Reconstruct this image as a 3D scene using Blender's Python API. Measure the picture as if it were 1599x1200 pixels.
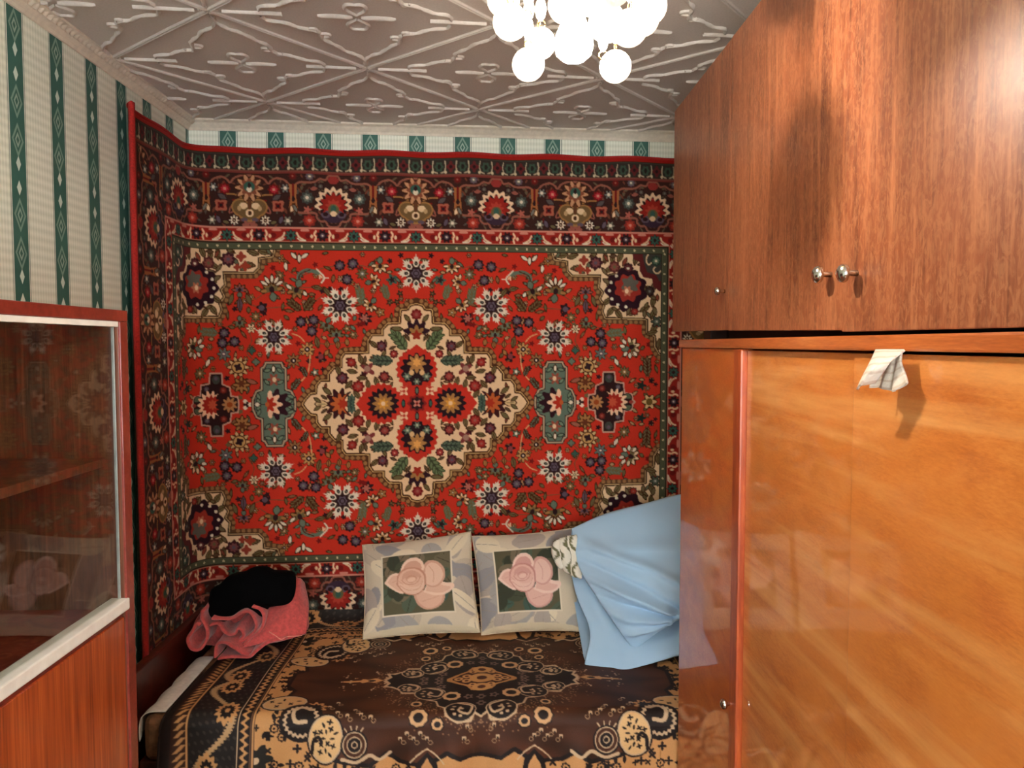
import bpy, bmesh, math, random
import numpy as np
from mathutils import Vector, Matrix, noise

for o in list(bpy.data.objects):
    bpy.data.objects.remove(o, do_unlink=True)
SC = bpy.context.scene
COL = SC.collection

# ------------------------------------------------------------------ camera
F_PX = 1200.0
EYE = Vector((0.0, 0.0, 1.60))
YAW = math.atan(30.0 / F_PX)
PITCH = math.atan(62.0 / F_PX)
cam_data = bpy.data.cameras.new('camera')
cam_data.sensor_width = 36.0
cam_data.lens = F_PX / 1599.0 * 36.0
cam_data.clip_start = 0.02
cam = bpy.data.objects.new('camera', cam_data)
COL.objects.link(cam)
cam.location = EYE
cam.rotation_euler = (math.pi / 2 - PITCH, 0.0, -YAW)
SC.camera = cam
CAM_M = cam.rotation_euler.to_matrix()

# ------------------------------------------------------------------ world and view
world = bpy.data.worlds.new('world')
SC.world = world
world.use_nodes = True
bgn = world.node_tree.nodes['Background']
bgn.inputs['Color'].default_value = (0.96, 0.98, 1.0, 1)
bgn.inputs['Strength'].default_value = 16.5
SC.view_settings.view_transform = 'Standard'
SC.view_settings.look = 'None'
SC.view_settings.gamma = 1.0
SC.view_settings.use_curve_mapping = False
SC.view_settings.exposure = 0.32
BULB_POWER = 18.5

# ------------------------------------------------------------------ room measures (metres)
X_LEFT, X_RIGHT = -1.18, 1.12
Y_REAR = -1.7
Z_CEIL = 2.465
BACK_ANG = math.radians(4.0)
RUG_C = (-0.307, 3.115)                     # middle of the carpet on the back wall


def wall_y(x):
    return RUG_C[1] + (x - RUG_C[0]) * math.tan(BACK_ANG)


def ray(px, py):
    return CAM_M @ Vector(((px - 799.5) / F_PX, -(py - 600.0) / F_PX, -1.0))


def at_y(px, py, y):
    d = ray(px, py)
    return EYE + d * ((y - EYE.y) / d.y)


def at_x(px, py, x):
    d = ray(px, py)
    return EYE + d * ((x - EYE.x) / d.x)


def at_z(px, py, z):
    d = ray(px, py)
    return EYE + d * ((z - EYE.z) / d.z)


# ------------------------------------------------------------------ small helpers
def s2l(c):
    c = np.asarray(c, float) / 255.0
    return np.where(c <= 0.04045, c / 12.92, ((c + 0.055) / 1.055) ** 2.4)


def rgba(c):
    l = s2l(c)
    return (float(l[0]), float(l[1]), float(l[2]), 1.0)


def link(name, me, mat=None, parent=None):
    o = bpy.data.objects.new(name, me)
    COL.objects.link(o)
    if mat is not None:
        me.materials.clear()
        me.materials.append(mat)
    if parent is not None:
        o.parent = parent
        p = parent
        off = Vector((0, 0, 0))
        while p is not None:
            if p.type == 'EMPTY':
                off = off + p.location
            p = p.parent
        if parent.type == 'EMPTY':
            o.matrix_parent_inverse = Matrix.Translation(-parent.location)
    return o


def tag(o, label, cat, group=None):
    o['label'] = label
    o['category'] = cat
    if group:
        o['group'] = group
    return o


def struct(o):
    o['kind'] = 'structure'
    return o


def thing(name, loc, label, cat, group=None):
    o = bpy.data.objects.new(name, None)
    o.empty_display_size = 0.05
    COL.objects.link(o)
    o.location = loc
    return tag(o, label, cat, group)


def mesh_from(name, vs, fs, smooth=False):
    me = bpy.data.meshes.new(name)
    me.from_pydata([tuple(v) for v in vs], [], fs)
    me.validate()
    bm = bmesh.new()
    bm.from_mesh(me)
    bmesh.ops.recalc_face_normals(bm, faces=bm.faces)
    bm.to_mesh(me)
    bm.free()
    if smooth:
        me.polygons.foreach_set('use_smooth', [True] * len(me.polygons))
    me.update()
    return me


def bm_mesh(name, bm, smooth=False):
    bmesh.ops.recalc_face_normals(bm, faces=bm.faces)
    me = bpy.data.meshes.new(name)
    bm.to_mesh(me)
    bm.free()
    if smooth:
        me.polygons.foreach_set('use_smooth', [True] * len(me.polygons))
    return me


def box(name, x0, x1, y0, y1, z0, z1, mat, parent=None, bevel=0.003):
    vs = [(x, y, z) for x in (x0, x1) for y in (y0, y1) for z in (z0, z1)]
    fs = [(0, 1, 3, 2), (4, 6, 7, 5), (0, 4, 5, 1), (2, 3, 7, 6), (0, 2, 6, 4), (1, 5, 7, 3)]
    me = mesh_from(name, vs, fs)
    if bevel > 0:
        bm = bmesh.new()
        bm.from_mesh(me)
        bmesh.ops.bevel(bm, geom=list(bm.edges), offset=bevel, segments=2, affect='EDGES', profile=0.6)
        bmesh.ops.recalc_face_normals(bm, faces=bm.faces)
        bm.to_mesh(me)
        bm.free()
    return link(name, me, mat, parent)


def lathe(prof, n=24, axis='z', origin=(0, 0, 0)):
    """prof: list of (radius, height); returns verts, faces of a surface of revolution"""
    vs, fs = [], []
    m = len(prof)
    for r, h in prof:
        for k in range(n):
            a = 2 * math.pi * k / n
            p = (r * math.cos(a), r * math.sin(a), h)
            if axis == 'x':
                p = (p[2], p[0], p[1])
            elif axis == 'y':
                p = (p[0], p[2], p[1])
            vs.append((p[0] + origin[0], p[1] + origin[1], p[2] + origin[2]))
    for i in range(m - 1):
        for k in range(n):
            k2 = (k + 1) % n
            fs.append((i * n + k, i * n + k2, (i + 1) * n + k2, (i + 1) * n + k))
    fs.append(tuple(range(n)))
    fs.append(tuple((m - 1) * n + k for k in range(n)))
    return vs, fs


def tube(pts, rad, n=8, closed=False):
    """sweep a circle along a polyline; rad is a number or a list"""
    pts = [Vector(p) for p in pts]
    m = len(pts)
    rs = rad if isinstance(rad, (list, tuple)) else [rad] * m
    vs, fs = [], []
    up = Vector((0, 0, 1))
    for i, p in enumerate(pts):
        if closed:
            t = pts[(i + 1) % m] - pts[i - 1]
        else:
            t = pts[min(i + 1, m - 1)] - pts[max(i - 1, 0)]
        t.normalize()
        ref = up if abs(t.dot(up)) < 0.95 else Vector((1, 0, 0))
        a = t.cross(ref).normalized()
        b = t.cross(a).normalized()
        for k in range(n):
            an = 2 * math.pi * k / n
            vs.append(p + (a * math.cos(an) + b * math.sin(an)) * rs[i])
    segs = m if closed else m - 1
    for i in range(segs):
        j = (i + 1) % m
        for k in range(n):
            k2 = (k + 1) % n
            fs.append((i * n + k, i * n + k2, j * n + k2, j * n + k))
    if not closed:
        fs.append(tuple(range(n)))
        fs.append(tuple((m - 1) * n + k for k in range(n)))
    return vs, fs


def join(parts):
    vs, fs = [], []
    for v, f in parts:
        o = len(vs)
        vs.extend(v)
        fs.extend([tuple(i + o for i in q) for q in f])
    return vs, fs


def spline(pts, n):
    """Catmull-Rom through pts (any dimension), n samples"""
    P = [np.array(p, float) for p in pts]
    P = [2 * P[0] - P[1]] + P + [2 * P[-1] - P[-2]]
    out = []
    segs = len(P) - 3
    for i in range(n):
        t = i / (n - 1) * segs
        k = min(int(t), segs - 1)
        f = t - k
        a, b, c, d = P[k:k + 4]
        out.append(0.5 * ((2 * b) + (c - a) * f + (2 * a - 5 * b + 4 * c - d) * f * f + (3 * b - a - 3 * c + d) * f ** 3))
    return out


def grid_mesh(name, V, colors=None, smooth=True):
    """V: (ny, nx, 3) array of positions -> mesh of quads, colours (ny, nx, 3) linear as point attribute"""
    ny, nx, _ = V.shape
    me = bpy.data.meshes.new(name)
    me.vertices.add(nx * ny)
    me.vertices.foreach_set('co', V.reshape(-1).astype(np.float32))
    idx = np.arange(nx * ny).reshape(ny, nx)
    q = np.stack([idx[:-1, :-1], idx[:-1, 1:], idx[1:, 1:], idx[1:, :-1]], -1).reshape(-1)
    nf = (nx - 1) * (ny - 1)
    me.loops.add(nf * 4)
    me.loops.foreach_set('vertex_index', q.astype(np.int32))
    me.polygons.add(nf)
    me.polygons.foreach_set('loop_start', (np.arange(nf) * 4).astype(np.int32))
    me.update(calc_edges=True)
    if smooth:
        me.polygons.foreach_set('use_smooth', np.ones(nf, bool))
    if colors is not None:
        at = me.color_attributes.new('Col', 'FLOAT_COLOR', 'POINT')
        c = np.ones((nx * ny, 4), np.float32)
        c[:, :3] = colors.reshape(-1, 3)
        at.data.foreach_set('color', c.reshape(-1))
    return me


# ------------------------------------------------------------------ node helpers
class NT:
    def __init__(self, name):
        self.mat = bpy.data.materials.new(name)
        self.mat.use_nodes = True
        self.t = self.mat.node_tree
        self.t.nodes.clear()
        self.out = self.t.nodes.new('ShaderNodeOutputMaterial')

    def n(self, kind, **kw):
        nd = self.t.nodes.new(kind)
        for k, v in kw.items():
            if k in nd.inputs.keys() if isinstance(k, str) else False:
                self.put(nd.inputs[k], v)
            else:
                setattr(nd, k, v)
        return nd

    def put(self, sock, v):
        if isinstance(v, bpy.types.NodeSocket):
            self.t.links.new(v, sock)
        else:
            sock.default_value = v

    def m(self, op, a, b=None, c=None):
        nd = self.t.nodes.new('ShaderNodeMath')
        nd.operation = op
        self.put(nd.inputs[0], a)
        if b is not None:
            self.put(nd.inputs[1], b)
        if c is not None:
            self.put(nd.inputs[2], c)
        return nd.outputs[0]

    def mix(self, f, a, b, blend='MIX'):
        nd = self.t.nodes.new('ShaderNodeMix')
        nd.data_type = 'RGBA'
        nd.blend_type = blend
        self.put(nd.inputs[0], f)
        self.put(nd.inputs[6], a)
        self.put(nd.inputs[7], b)
        return nd.outputs[2]

    def ramp(self, f, stops):
        nd = self.t.nodes.new('ShaderNodeValToRGB')
        el = nd.color_ramp.elements
        while len(el) > 2:
            el.remove(el[-1])
        for i, (p, c) in enumerate(stops):
            e = el[i] if i < 2 else el.new(p)
            e.position = p
            e.color = c
        self.put(nd.inputs[0], f)
        return nd.outputs[0]

    def coords(self, scale=(1, 1, 1), rot=(0, 0, 0), kind='Object'):
        tc = self.t.nodes.new('ShaderNodeTexCoord')
        mp = self.t.nodes.new('ShaderNodeMapping')
        mp.inputs['Scale'].default_value = scale
        mp.inputs['Rotation'].default_value = rot
        self.t.links.new(tc.outputs[kind], mp.inputs['Vector'])
        return mp.outputs[0]

    def noise(self, vec, scale, detail=4.0, rough=0.55, dist=0.0):
        nd = self.t.nodes.new('ShaderNodeTexNoise')
        nd.inputs['Scale'].default_value = scale
        nd.inputs['Detail'].default_value = detail
        nd.inputs['Roughness'].default_value = rough
        nd.inputs['Distortion'].default_value = dist
        self.t.links.new(vec, nd.inputs['Vector'])
        return nd.outputs['Fac']

    def bump(self, h, strength=0.2, dist=0.002):
        nd = self.t.nodes.new('ShaderNodeBump')
        nd.inputs['Strength'].default_value = strength
        nd.inputs['Distance'].default_value = dist
        self.t.links.new(h, nd.inputs['Height'])
        return nd.outputs[0]

    def principled(self, **kw):
        nd = self.t.nodes.new('ShaderNodeBsdfPrincipled')
        for k, v in kw.items():
            self.put(nd.inputs[k.replace('_', ' ')], v)
        self.t.links.new(nd.outputs[0], self.out.inputs[0])
        return nd


def plain(name, col, rough=0.5, metal=0.0, coat=0.0, nscale=30.0, vary=0.12, bump=0.0, sheen=0.0, coords_scale=(1, 1, 1)):
    t = NT(name)
    v = t.coords(coords_scale)
    f = t.noise(v, nscale)
    c = np.array(col, float)
    lo = rgba(np.clip(c * (1 - vary), 0, 255))
    hi = rgba(np.clip(c * (1 + vary), 0, 255))
    kw = dict(Base_Color=t.ramp(f, [(0.3, lo), (0.7, hi)]), Roughness=rough, Metallic=metal)
    if bump:
        kw['Normal'] = t.bump(f, bump)
    p = t.principled(**kw)
    p.inputs['Coat Weight'].default_value = coat
    p.inputs['Sheen Weight'].default_value = sheen
    return t.mat


def wood(name, dark, mid, light, stretch, nscale=6.0, fine=60.0, rough=0.35, coat=0.6, coat_rough=0.06, rot=(0, 0, 0),
         blotch=2.0, blotch_col=None, blotch_stretch=(1, 1, 1), streak=None, fine_amt=0.35, fleck=None):
    """stretch: scale per object axis, small along the grain"""
    t = NT(name)
    v = t.coords(stretch, rot)
    f = t.noise(v, nscale, 5.0, 0.6, 0.6)
    g = t.noise(v, fine, 3.0, 0.6, 0.0)
    h = t.m('ADD', t.m('MULTIPLY', f, 1.0 - fine_amt), t.m('MULTIPLY', g, fine_amt))
    c = t.ramp(h, [(0.32, rgba(dark)), (0.52, rgba(mid)), (0.70, rgba(light))])
    if blotch_col is not None:
        b = t.noise(t.coords(blotch_stretch), blotch, 4.0, 0.6, 0.8)
        c = t.mix(t.ramp(b, [(0.45, (0, 0, 0, 1)), (0.68, (1, 1, 1, 1))]), c, rgba(blotch_col))
    if fleck is not None:
        k = t.noise(t.coords(fleck['scale']), fleck['n'], 3.0, 0.65, 1.2)
        c = t.mix(t.m('MULTIPLY', t.ramp(k, [(0.44, (0, 0, 0, 1)), (0.62, (1, 1, 1, 1))]), fleck['amt']), c, rgba(fleck['col']))
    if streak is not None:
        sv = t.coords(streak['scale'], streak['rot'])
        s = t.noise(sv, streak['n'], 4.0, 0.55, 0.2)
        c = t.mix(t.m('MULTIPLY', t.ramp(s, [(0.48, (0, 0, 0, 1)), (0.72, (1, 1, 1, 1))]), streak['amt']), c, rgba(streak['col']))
    p = t.principled(Base_Color=c, Roughness=rough, Normal=t.bump(h, 0.08, 0.001))
    p.inputs['Coat Weight'].default_value = coat
    p.inputs['Coat Roughness'].default_value = coat_rough
    return t.mat


def cloth_attr(name, rough=0.9, vary=0.18, nscale=260.0, bump=0.25, sheen=0.15, spec=0.2):
    """coloured by the woven/printed pattern stored on the mesh"""
    t = NT(name)
    a = t.n('ShaderNodeAttribute')
    a.attribute_name = 'Col'
    f = t.noise(t.coords(), nscale, 2.0, 0.6)
    c = t.mix(vary * 2, a.outputs['Color'], t.ramp(f, [(0.3, (0.72, 0.72, 0.72, 1)), (0.7, (1.15, 1.15, 1.15, 1))]), 'MULTIPLY')
    p = t.principled(Base_Color=c, Roughness=rough, Normal=t.bump(f, bump, 0.003))
    p.inputs['Sheen Weight'].default_value = sheen
    p.inputs['Specular IOR Level'].default_value = spec
    return t.mat


# ------------------------------------------------------------------ pattern drawing (for woven and printed cloth)
class Cv:
    """a small canvas: coordinates x in [x0, x1], y in [y0, y1], s samples per unit"""

    def __init__(self, x0, x1, y0, y1, s, base):
        self.x0, self.y0, self.s = x0, y0, s
        self.w, self.h = int(round((x1 - x0) * s)), int(round((y1 - y0) * s))
        self.xs = x0 + (np.arange(self.w) + 0.5) / s
        self.ys = y0 + (np.arange(self.h) + 0.5) / s
        self.img = np.empty((self.h, self.w, 3), np.float32)
        self.img[:] = base

    def win(self, x0, x1, y0, y1):
        i0 = max(0, int((x0 - self.x0) * self.s) - 1)
        i1 = min(self.w, int((x1 - self.x0) * self.s) + 2)
        j0 = max(0, int((y0 - self.y0) * self.s) - 1)
        j1 = min(self.h, int((y1 - self.y0) * self.s) + 2)
        if i1 <= i0 or j1 <= j0:
            return None
        return (slice(j0, j1), slice(i0, i1)), self.xs[None, i0:i1], self.ys[j0:j1, None]

    def ell(self, cx, cy, rx, ry, col, rot=0.0):
        R = max(rx, ry)
        w = self.win(cx - R, cx + R, cy - R, cy + R)
        if w is None:
            return
        sl, X, Y = w
        c, s = math.cos(rot), math.sin(rot)
        dx, dy = X - cx, Y - cy
        a, b = dx * c + dy * s, -dx * s + dy * c
        self.img[sl][(a / rx) ** 2 + (b / ry) ** 2 < 1] = col

    def ring(self, cx, cy, r, t, col, sx=1.0):
        w = self.win(cx - (r + t) * sx, cx + (r + t) * sx, cy - r - t, cy + r + t)
        if w is None:
            return
        sl, X, Y = w
        d = np.hypot((X - cx) / sx, Y - cy)
        self.img[sl][np.abs(d - r) < t * 0.5] = col

    def lobed(self, cx, cy, r, n, amp, col, rot=0.0, arc=None, sy=1.0):
        """flower outline with n lobes; arc=(centre angle, half width) keeps a sector"""
        w = self.win(cx - r, cx + r, cy - r, cy + r)
        if w is None:
            return
        sl, X, Y = w
        dx, dy = X - cx, (Y - cy) / sy
        th = np.arctan2(dy, dx)
        rho = np.hypot(dx, dy)
        m = rho < r * (1 - amp + amp * np.cos(n * (th - rot)))
        if arc is not None:
            m &= np.abs((th - arc[0] + math.pi) % (2 * math.pi) - math.pi) < arc[1]
        self.img[sl][m] = col

    def poly(self, pts, col):
        P = np.array(pts, float)
        w = self.win(P[:, 0].min(), P[:, 0].max(), P[:, 1].min(), P[:, 1].max())
        if w is None:
            return
        sl, X, Y = w
        self.img[sl][inside(P, X, Y)] = col

    def line(self, pts, wd, col, closed=False):
        P = [tuple(p) for p in pts]
        if closed:
            P = P + [P[0]]
        for (ax, ay), (bx, by) in zip(P[:-1], P[1:]):
            w = self.win(min(ax, bx) - wd, max(ax, bx) + wd, min(ay, by) - wd, max(ay, by) + wd)
            if w is None:
                continue
            sl, X, Y = w
            dx, dy = bx - ax, by - ay
            L = dx * dx + dy * dy + 1e-9
            t = np.clip(((X - ax) * dx + (Y - ay) * dy) / L, 0, 1)
            self.img[sl][np.hypot(X - ax - t * dx, Y - ay - t * dy) < wd * 0.5] = col

    def curve(self, pts, wd, col, n=24):
        self.line(spline(pts, n), wd, col)

    def leaf(self, cx, cy, L, W, rot, col, edge=None, rib=None, serr=0):
        """pointed leaf centred at cx, cy"""
        def shape(k, e):
            out = []
            n = 14
            for i in range(n + 1):
                t = i / n
                out.append((L * (t - 0.5) * 2 * e, W * e * math.sin(math.pi * t) ** 0.8 * (1 + serr * math.cos(t * 6 * math.pi))))
            for i in range(n, -1, -1):
                t = i / n
                out.append((L * (t - 0.5) * 2 * e, -W * e * math.sin(math.pi * t) ** 0.8 * (1 + serr * math.cos(t * 6 * math.pi))))
            c, s = math.cos(rot), math.sin(rot)
            return [(cx + x * c - y * s, cy + x * s + y * c) for x, y in out]
        if edge is not None:
            self.poly(shape(0, 1.0 + 1.1 / max(W, 1.5)), edge)
        self.poly(shape(0, 1.0), col)
        if rib is not None:
            c, s = math.cos(rot) * L * 0.7, math.sin(rot) * L * 0.7
            self.line([(cx - c, cy - s), (cx + c, cy + s)], 1.0, rib)

    def petal(self, cx, cy, rx, ry, rot, ce, ci):
        """printed petal: colour runs from ci at its root to ce at its rim"""
        R = max(rx, ry)
        w = self.win(cx - R, cx + R, cy - R, cy + R)
        if w is None:
            return
        sl, X, Y = w
        c, s = math.cos(rot), math.sin(rot)
        dx, dy = X - cx, Y - cy
        a, b = (dx * c + dy * s) / rx, (-dx * s + dy * c) / ry
        rr = np.hypot(a, b)
        m = rr < 1
        t = np.clip(0.25 + 0.5 * a + 0.5 * rr ** 3, 0, 1)[..., None]
        col = np.array(ci) * (1 - t) + np.array(ce) * t
        self.img[sl][m] = col[m]

    def gather(self, X, Y):
        """colours at coordinates, averaged over a small box"""
        k = self._blur()
        i = np.clip(((X - self.x0) * self.s).astype(int), 0, self.w - 1)
        j = np.clip(((Y - self.y0) * self.s).astype(int), 0, self.h - 1)
        return k[j, i]

    def _blur(self):
        a = self.img
        p = np.pad(a, ((1, 1), (1, 1), (0, 0)), 'edge')
        return (p[:-2, 1:-1] + p[2:, 1:-1] + p[1:-1, :-2] + p[1:-1, 2:] + 2 * a) / 6.0


def inside(P, X, Y):
    m = np.zeros(np.broadcast(X, Y).shape, bool)
    n = len(P)
    for i in range(n):
        x1, y1 = P[i]
        x2, y2 = P[(i + 1) % n]
        if y1 == y2:
            continue
        c = ((y1 > Y) != (y2 > Y)) & (X < (x2 - x1) * (Y - y1) / (y2 - y1) + x1)
        m ^= c
    return m


def path_dist(P, X, Y):
    d = np.full(np.broadcast(X, Y).shape, 1e9, np.float32)
    for (ax, ay), (bx, by) in zip(P[:-1], P[1:]):
        dx, dy = bx - ax, by - ay
        L = dx * dx + dy * dy + 1e-9
        t = np.clip(((X - ax) * dx + (Y - ay) * dy) / L, 0, 1)
        d = np.minimum(d, np.hypot(X - ax - t * dx, Y - ay - t * dy))
    return d


def fold(x, period):
    """distance to the nearest multiple of period"""
    r = np.mod(x, period)
    return np.minimum(r, period - r)


def resample(P, step):
    P = [np.array(p, float) for p in P]
    out, carry = [], 0.0
    for a, b in zip(P[:-1], P[1:]):
        L = float(np.linalg.norm(b - a))
        t = carry
        while t < L:
            out.append(a + (b - a) * (t / L))
            t += step
        carry = t - L
    return out


RED, CREAM, BROWN, GOLD = (192, 48, 32), (226, 192, 152), (70, 38, 20), (158, 112, 62)
DARK, GREEN, PURP, MAROON = (46, 26, 28), (96, 110, 92), (92, 76, 88), (112, 26, 24)
WHITE, OLIVE, ORANGE, ROSE = (222, 206, 180), (104, 92, 58), (184, 92, 44), (150, 84, 70)
TEAL, GREY, PINK, LRED = (56, 92, 78), (112, 112, 104), (206, 132, 112), (150, 38, 30)


def f_star(c, x, y, r=28.0, rot=0.39):
    c.lobed(x, y, r * 0.56, 8, 0.16, (60, 36, 30), rot + 0.39)
    for k in range(8):
        a = rot + k * math.pi / 4
        ca, sa = math.cos(a), math.sin(a)

        def q(px, py):
            return (x + px * ca - py * sa, y + px * sa + py * ca)
        t = r / 28.0
        o = [(9, 0), (11, 3.0), (14, 4.6), (17.5, 4.4), (22, 7.0), (20.5, 3.2), (25, 3.6), (23.5, 1.4), (30, 0), (23.5, -1.4), (25, -3.6), (20.5, -3.2), (22, -7.0), (17.5, -4.4), (14, -4.6), (11, -3.0)]
        c.poly([q(px * t, py * t) for px, py in o], WHITE)
        c.ell(*q(14.8 * t, 0), 3.2 * t, 2.2 * t, DARK, a)
        c.ell(*q(14.5 * t, 0), 1.4 * t, 1.0 * t, GREEN, a)
    c.ell(x, y, 9.0 * r / 28, 9.0 * r / 28, DARK)
    c.lobed(x, y, 7.2 * r / 28, 6, 0.12, PURP)
    c.ring(x, y, 3.6 * r / 28, 1.4, DARK)


def f_ros(c, x, y, r, col=PURP, edge=DARK, eye=GREY):
    c.lobed(x, y, r, 8, 0.09, edge)
    c.lobed(x, y, r * 0.66, 8, 0.12, col, 0.2)
    c.ell(x, y, r * 0.24, r * 0.24, eye)


def f_daisy(c, x, y, r, pet=GOLD, eye=DARK, n=8, edge=BROWN):
    c.lobed(x, y, r + 1.2, n, 0.18, edge)
    c.lobed(x, y, r, n, 0.26, pet)
    c.ell(x, y, r * 0.36, r * 0.36, eye)
    c.ell(x, y, r * 0.15, r * 0.15, WHITE)


def f_palm(c, x, y, r, a, outer=CREAM, mid=GOLD, core=DARK):
    c.lobed(x, y, r + 1.5, 9, 0.12, BROWN, a, (a, 1.75))
    c.lobed(x, y, r, 9, 0.22, outer, a, (a, 1.6))
    c.lobed(x, y, r * 0.66, 7, 0.15, mid, a, (a, 1.7))
    c.ell(x + math.cos(a) * r * 0.15, y + math.sin(a) * r * 0.15, r * 0.3, r * 0.22, core, a)
    c.leaf(x - math.cos(a) * r * 0.5, y - math.sin(a) * r * 0.5, r * 0.4, r * 0.3, a, GREEN, BROWN)


def f_fern(c, x, y, L, a, col=GREEN, edge=OLIVE):
    ca, sa = math.cos(a), math.sin(a)
    for s in (-0.8, -0.35, 0.1, 0.5):
        for d in (-1, 1):
            c.leaf(x + ca * L * s - d * sa * L * 0.2, y + sa * L * s + d * ca * L * 0.2, L * 0.36, L * 0.14, a + d * 0.7, col, edge)
    c.leaf(x + ca * L * 0.75, y + sa * L * 0.75, L * 0.34, L * 0.14, a, col, edge)
    c.line([(x - ca * L, y - sa * L), (x + ca * L * 0.8, y + sa * L * 0.8)], 1.0, edge)


# ------------------------------------------------------------------ the wall carpet's pattern (one quarter, mirrored), unit 2.6 mm
def carpet_strips():
    # wide border: half a repeat, vase at s = 0, fan palmette at s = 124; t runs outwards 0..84
    w = Cv(0, 124, 0, 84, 2, (58, 33, 28))
    rnd = random.Random(5)
    for _ in range(90):
        x, y = rnd.uniform(0, 124), rnd.uniform(2, 82)
        w.leaf(x, y, rnd.uniform(3, 5), rnd.uniform(1.2, 2.2), rnd.uniform(0, 6.28), rnd.choice([MAROON, (104, 70, 56), (84, 76, 66), (112, 62, 44), (96, 82, 60)]))
    band = (146, 88, 70)
    w.curve([(0, 79), (12, 78), (22, 74), (28, 67), (32, 71), (40, 75), (52, 72), (60, 64)], 3.0, band)
    w.curve([(66, 64), (74, 69), (90, 69), (98, 71), (104, 75), (113, 74), (117, 80), (124, 80)], 3.0, band)
    w.curve([(68, 26), (76, 23), (97, 23), (99, 16), (105, 11), (112, 11), (116, 4), (124, 2)], 3.0, band)
    w.curve([(12, 46), (24, 50), (33, 50)], 2.6, GOLD)
    w.curve([(20, 40), (28, 30), (30, 22), (24, 24)], 2.2, ROSE)
    # vase
    w.ell(13, 31, 14, 13, GOLD)
    w.poly([(0, 40), (26, 36), (22, 20), (8, 10), (0, 8)], GOLD)
    w.ell(13, 31, 11.5, 10.5, (112, 86, 52))
    w.poly([(0, 38), (22, 34), (18, 21), (6, 13), (0, 12)], (112, 86, 52))
    w.ell(9, 33, 6, 5, CREAM)
    w.ell(15, 29, 3, 4, (186, 150, 108))
    w.ell(0, 22, 6, 6, CREAM)
    w.ell(0, 22, 2.6, 3.4, BROWN)
    w.ell(0, 36, 3, 9, (96, 58, 36))
    w.ell(8, 12, 5, 3, PURP)
    w.lobed(5, 4, 7, 5, 0.2, ROSE)
    # flower above the vase
    w.lobed(0, 60, 23, 10, 0.16, BROWN)
    w.lobed(0, 60, 21, 10, 0.22, (196, 142, 104))
    w.lobed(0, 61, 14, 8, 0.14, (130, 74, 52))
    w.ell(0, 62, 8, 8, TEAL)
    w.ell(0, 58, 4, 4.5, WHITE)
    w.ell(0, 64, 2.4, 4, DARK)
    # rosettes
    f_daisy(w, 23, 11, 8, WHITE, BROWN, 8, DARK)
    f_ros(w, 36, 58, 9, (176, 44, 54), MAROON, PINK)
    w.lobed(42, 33, 11, 4, 0.16, (168, 92, 70), 0.78)
    w.lobed(42, 33, 6, 4, 0.2, MAROON, 0.78)
    w.ell(42, 33, 2.4, 2.4, DARK)
    w.leaf(40, 46, 7, 3.4, 0.5, (84, 76, 74), DARK)
    f_daisy(w, 53, 60, 7, GREY, WHITE, 6, DARK)
    # pillar
    w.poly([(58, 66), (70, 66), (69, 46), (71, 30), (64, 24), (58, 30), (60, 46)], (160, 98, 56))
    w.line([(64.5, 66), (64.5, 44)], 2.6, MAROON)
    w.ell(64.5, 44, 2.4, 4, DARK)
    w.leaf(63, 30, 7, 3.2, 1.1, CREAM, BROWN)
    w.leaf(67, 30, 6, 2.2, 2.0, GREY, BROWN)
    f_ros(w, 64, 78, 7, MAROON, (84, 34, 30), ROSE)
    f_daisy(w, 56, 11, 7.5, (126, 120, 100), WHITE, 6, DARK)
    w.leaf(46, 12, 6, 3, 1.2, PURP, DARK)
    w.leaf(35, 8, 5, 2.4, 0.3, OLIVE, DARK)
    # rosettes by the fan
    f_ros(w, 85, 46, 10, (112, 116, 104), (62, 66, 60), WHITE)
    w.lobed(85, 28, 6, 5, 0.25, (176, 96, 80))
    f_ros(w, 88, 12, 10, (176, 62, 44), (134, 44, 36), PINK)
    f_ros(w, 89, 78, 6.5, GREY, PURP, WHITE)
    f_ros(w, 105, 64, 6, (86, 74, 64), DARK, GREY)
    w.leaf(95, 60, 6, 3, 0.2, ROSE, DARK)
    w.ell(124, 74, 8, 6, (150, 50, 46))
    # fan palmette
    w.ell(124, 20, 17, 11, (58, 40, 54))
    w.ell(112, 22, 7, 6, PURP)
    w.ell(112, 22, 4, 3, DARK)
    w.lobed(124, 36, 29, 17, 0.10, DARK, math.pi / 2, (math.pi / 2, 2.0))
    w.lobed(124, 36, 28.5, 15, 0.09, (232, 196, 158), math.pi / 2, (math.pi / 2, 1.95))
    w.lobed(124, 35, 22.5, 15, 0.13, DARK, math.pi / 2, (math.pi / 2, 2.2))
    w.lobed(124, 35, 21, 11, 0.13, LRED, math.pi / 2, (math.pi / 2, 2.2))
    w.lobed(124, 34, 12, 9, 0.16, (176, 62, 46), math.pi / 2, (math.pi / 2, 2.2))
    w.ell(124, 29, 8, 9, OLIVE)
    w.ell(124, 30, 4, 6, TEAL)
    w.ell(124, 23, 5, 4, CREAM)
    w.line([(0, 0.8), (124, 0.8)], 2.4, PINK)
    w.line([(0, 83), (124, 83)], 1.8, (120, 50, 44))
    # narrow red guard: s = 0 green flower, s = 47 dark flower; t 0..21
    g = Cv(0, 47, 0, 21, 2, (150, 38, 30))
    g.line([(0, 20.4), (47, 20.4)], 1.6, PINK)
    g.line([(0, 0.8), (47, 0.8)], 1.6, (190, 118, 92))
    g.lobed(0, 10, 9.5, 8, 0.14, DARK)
    g.lobed(0, 10, 8.5, 8, 0.2, TEAL)
    g.ell(0, 10, 2.4, 3.2, DARK)
    g.curve([(9, 14), (12, 8), (20, 3)], 2.8, CREAM)
    g.curve([(10, 6), (14, 3), (22, 2.5)], 2.0, WHITE)
    g.ell(21, 18, 7, 2.0, PINK)
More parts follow.
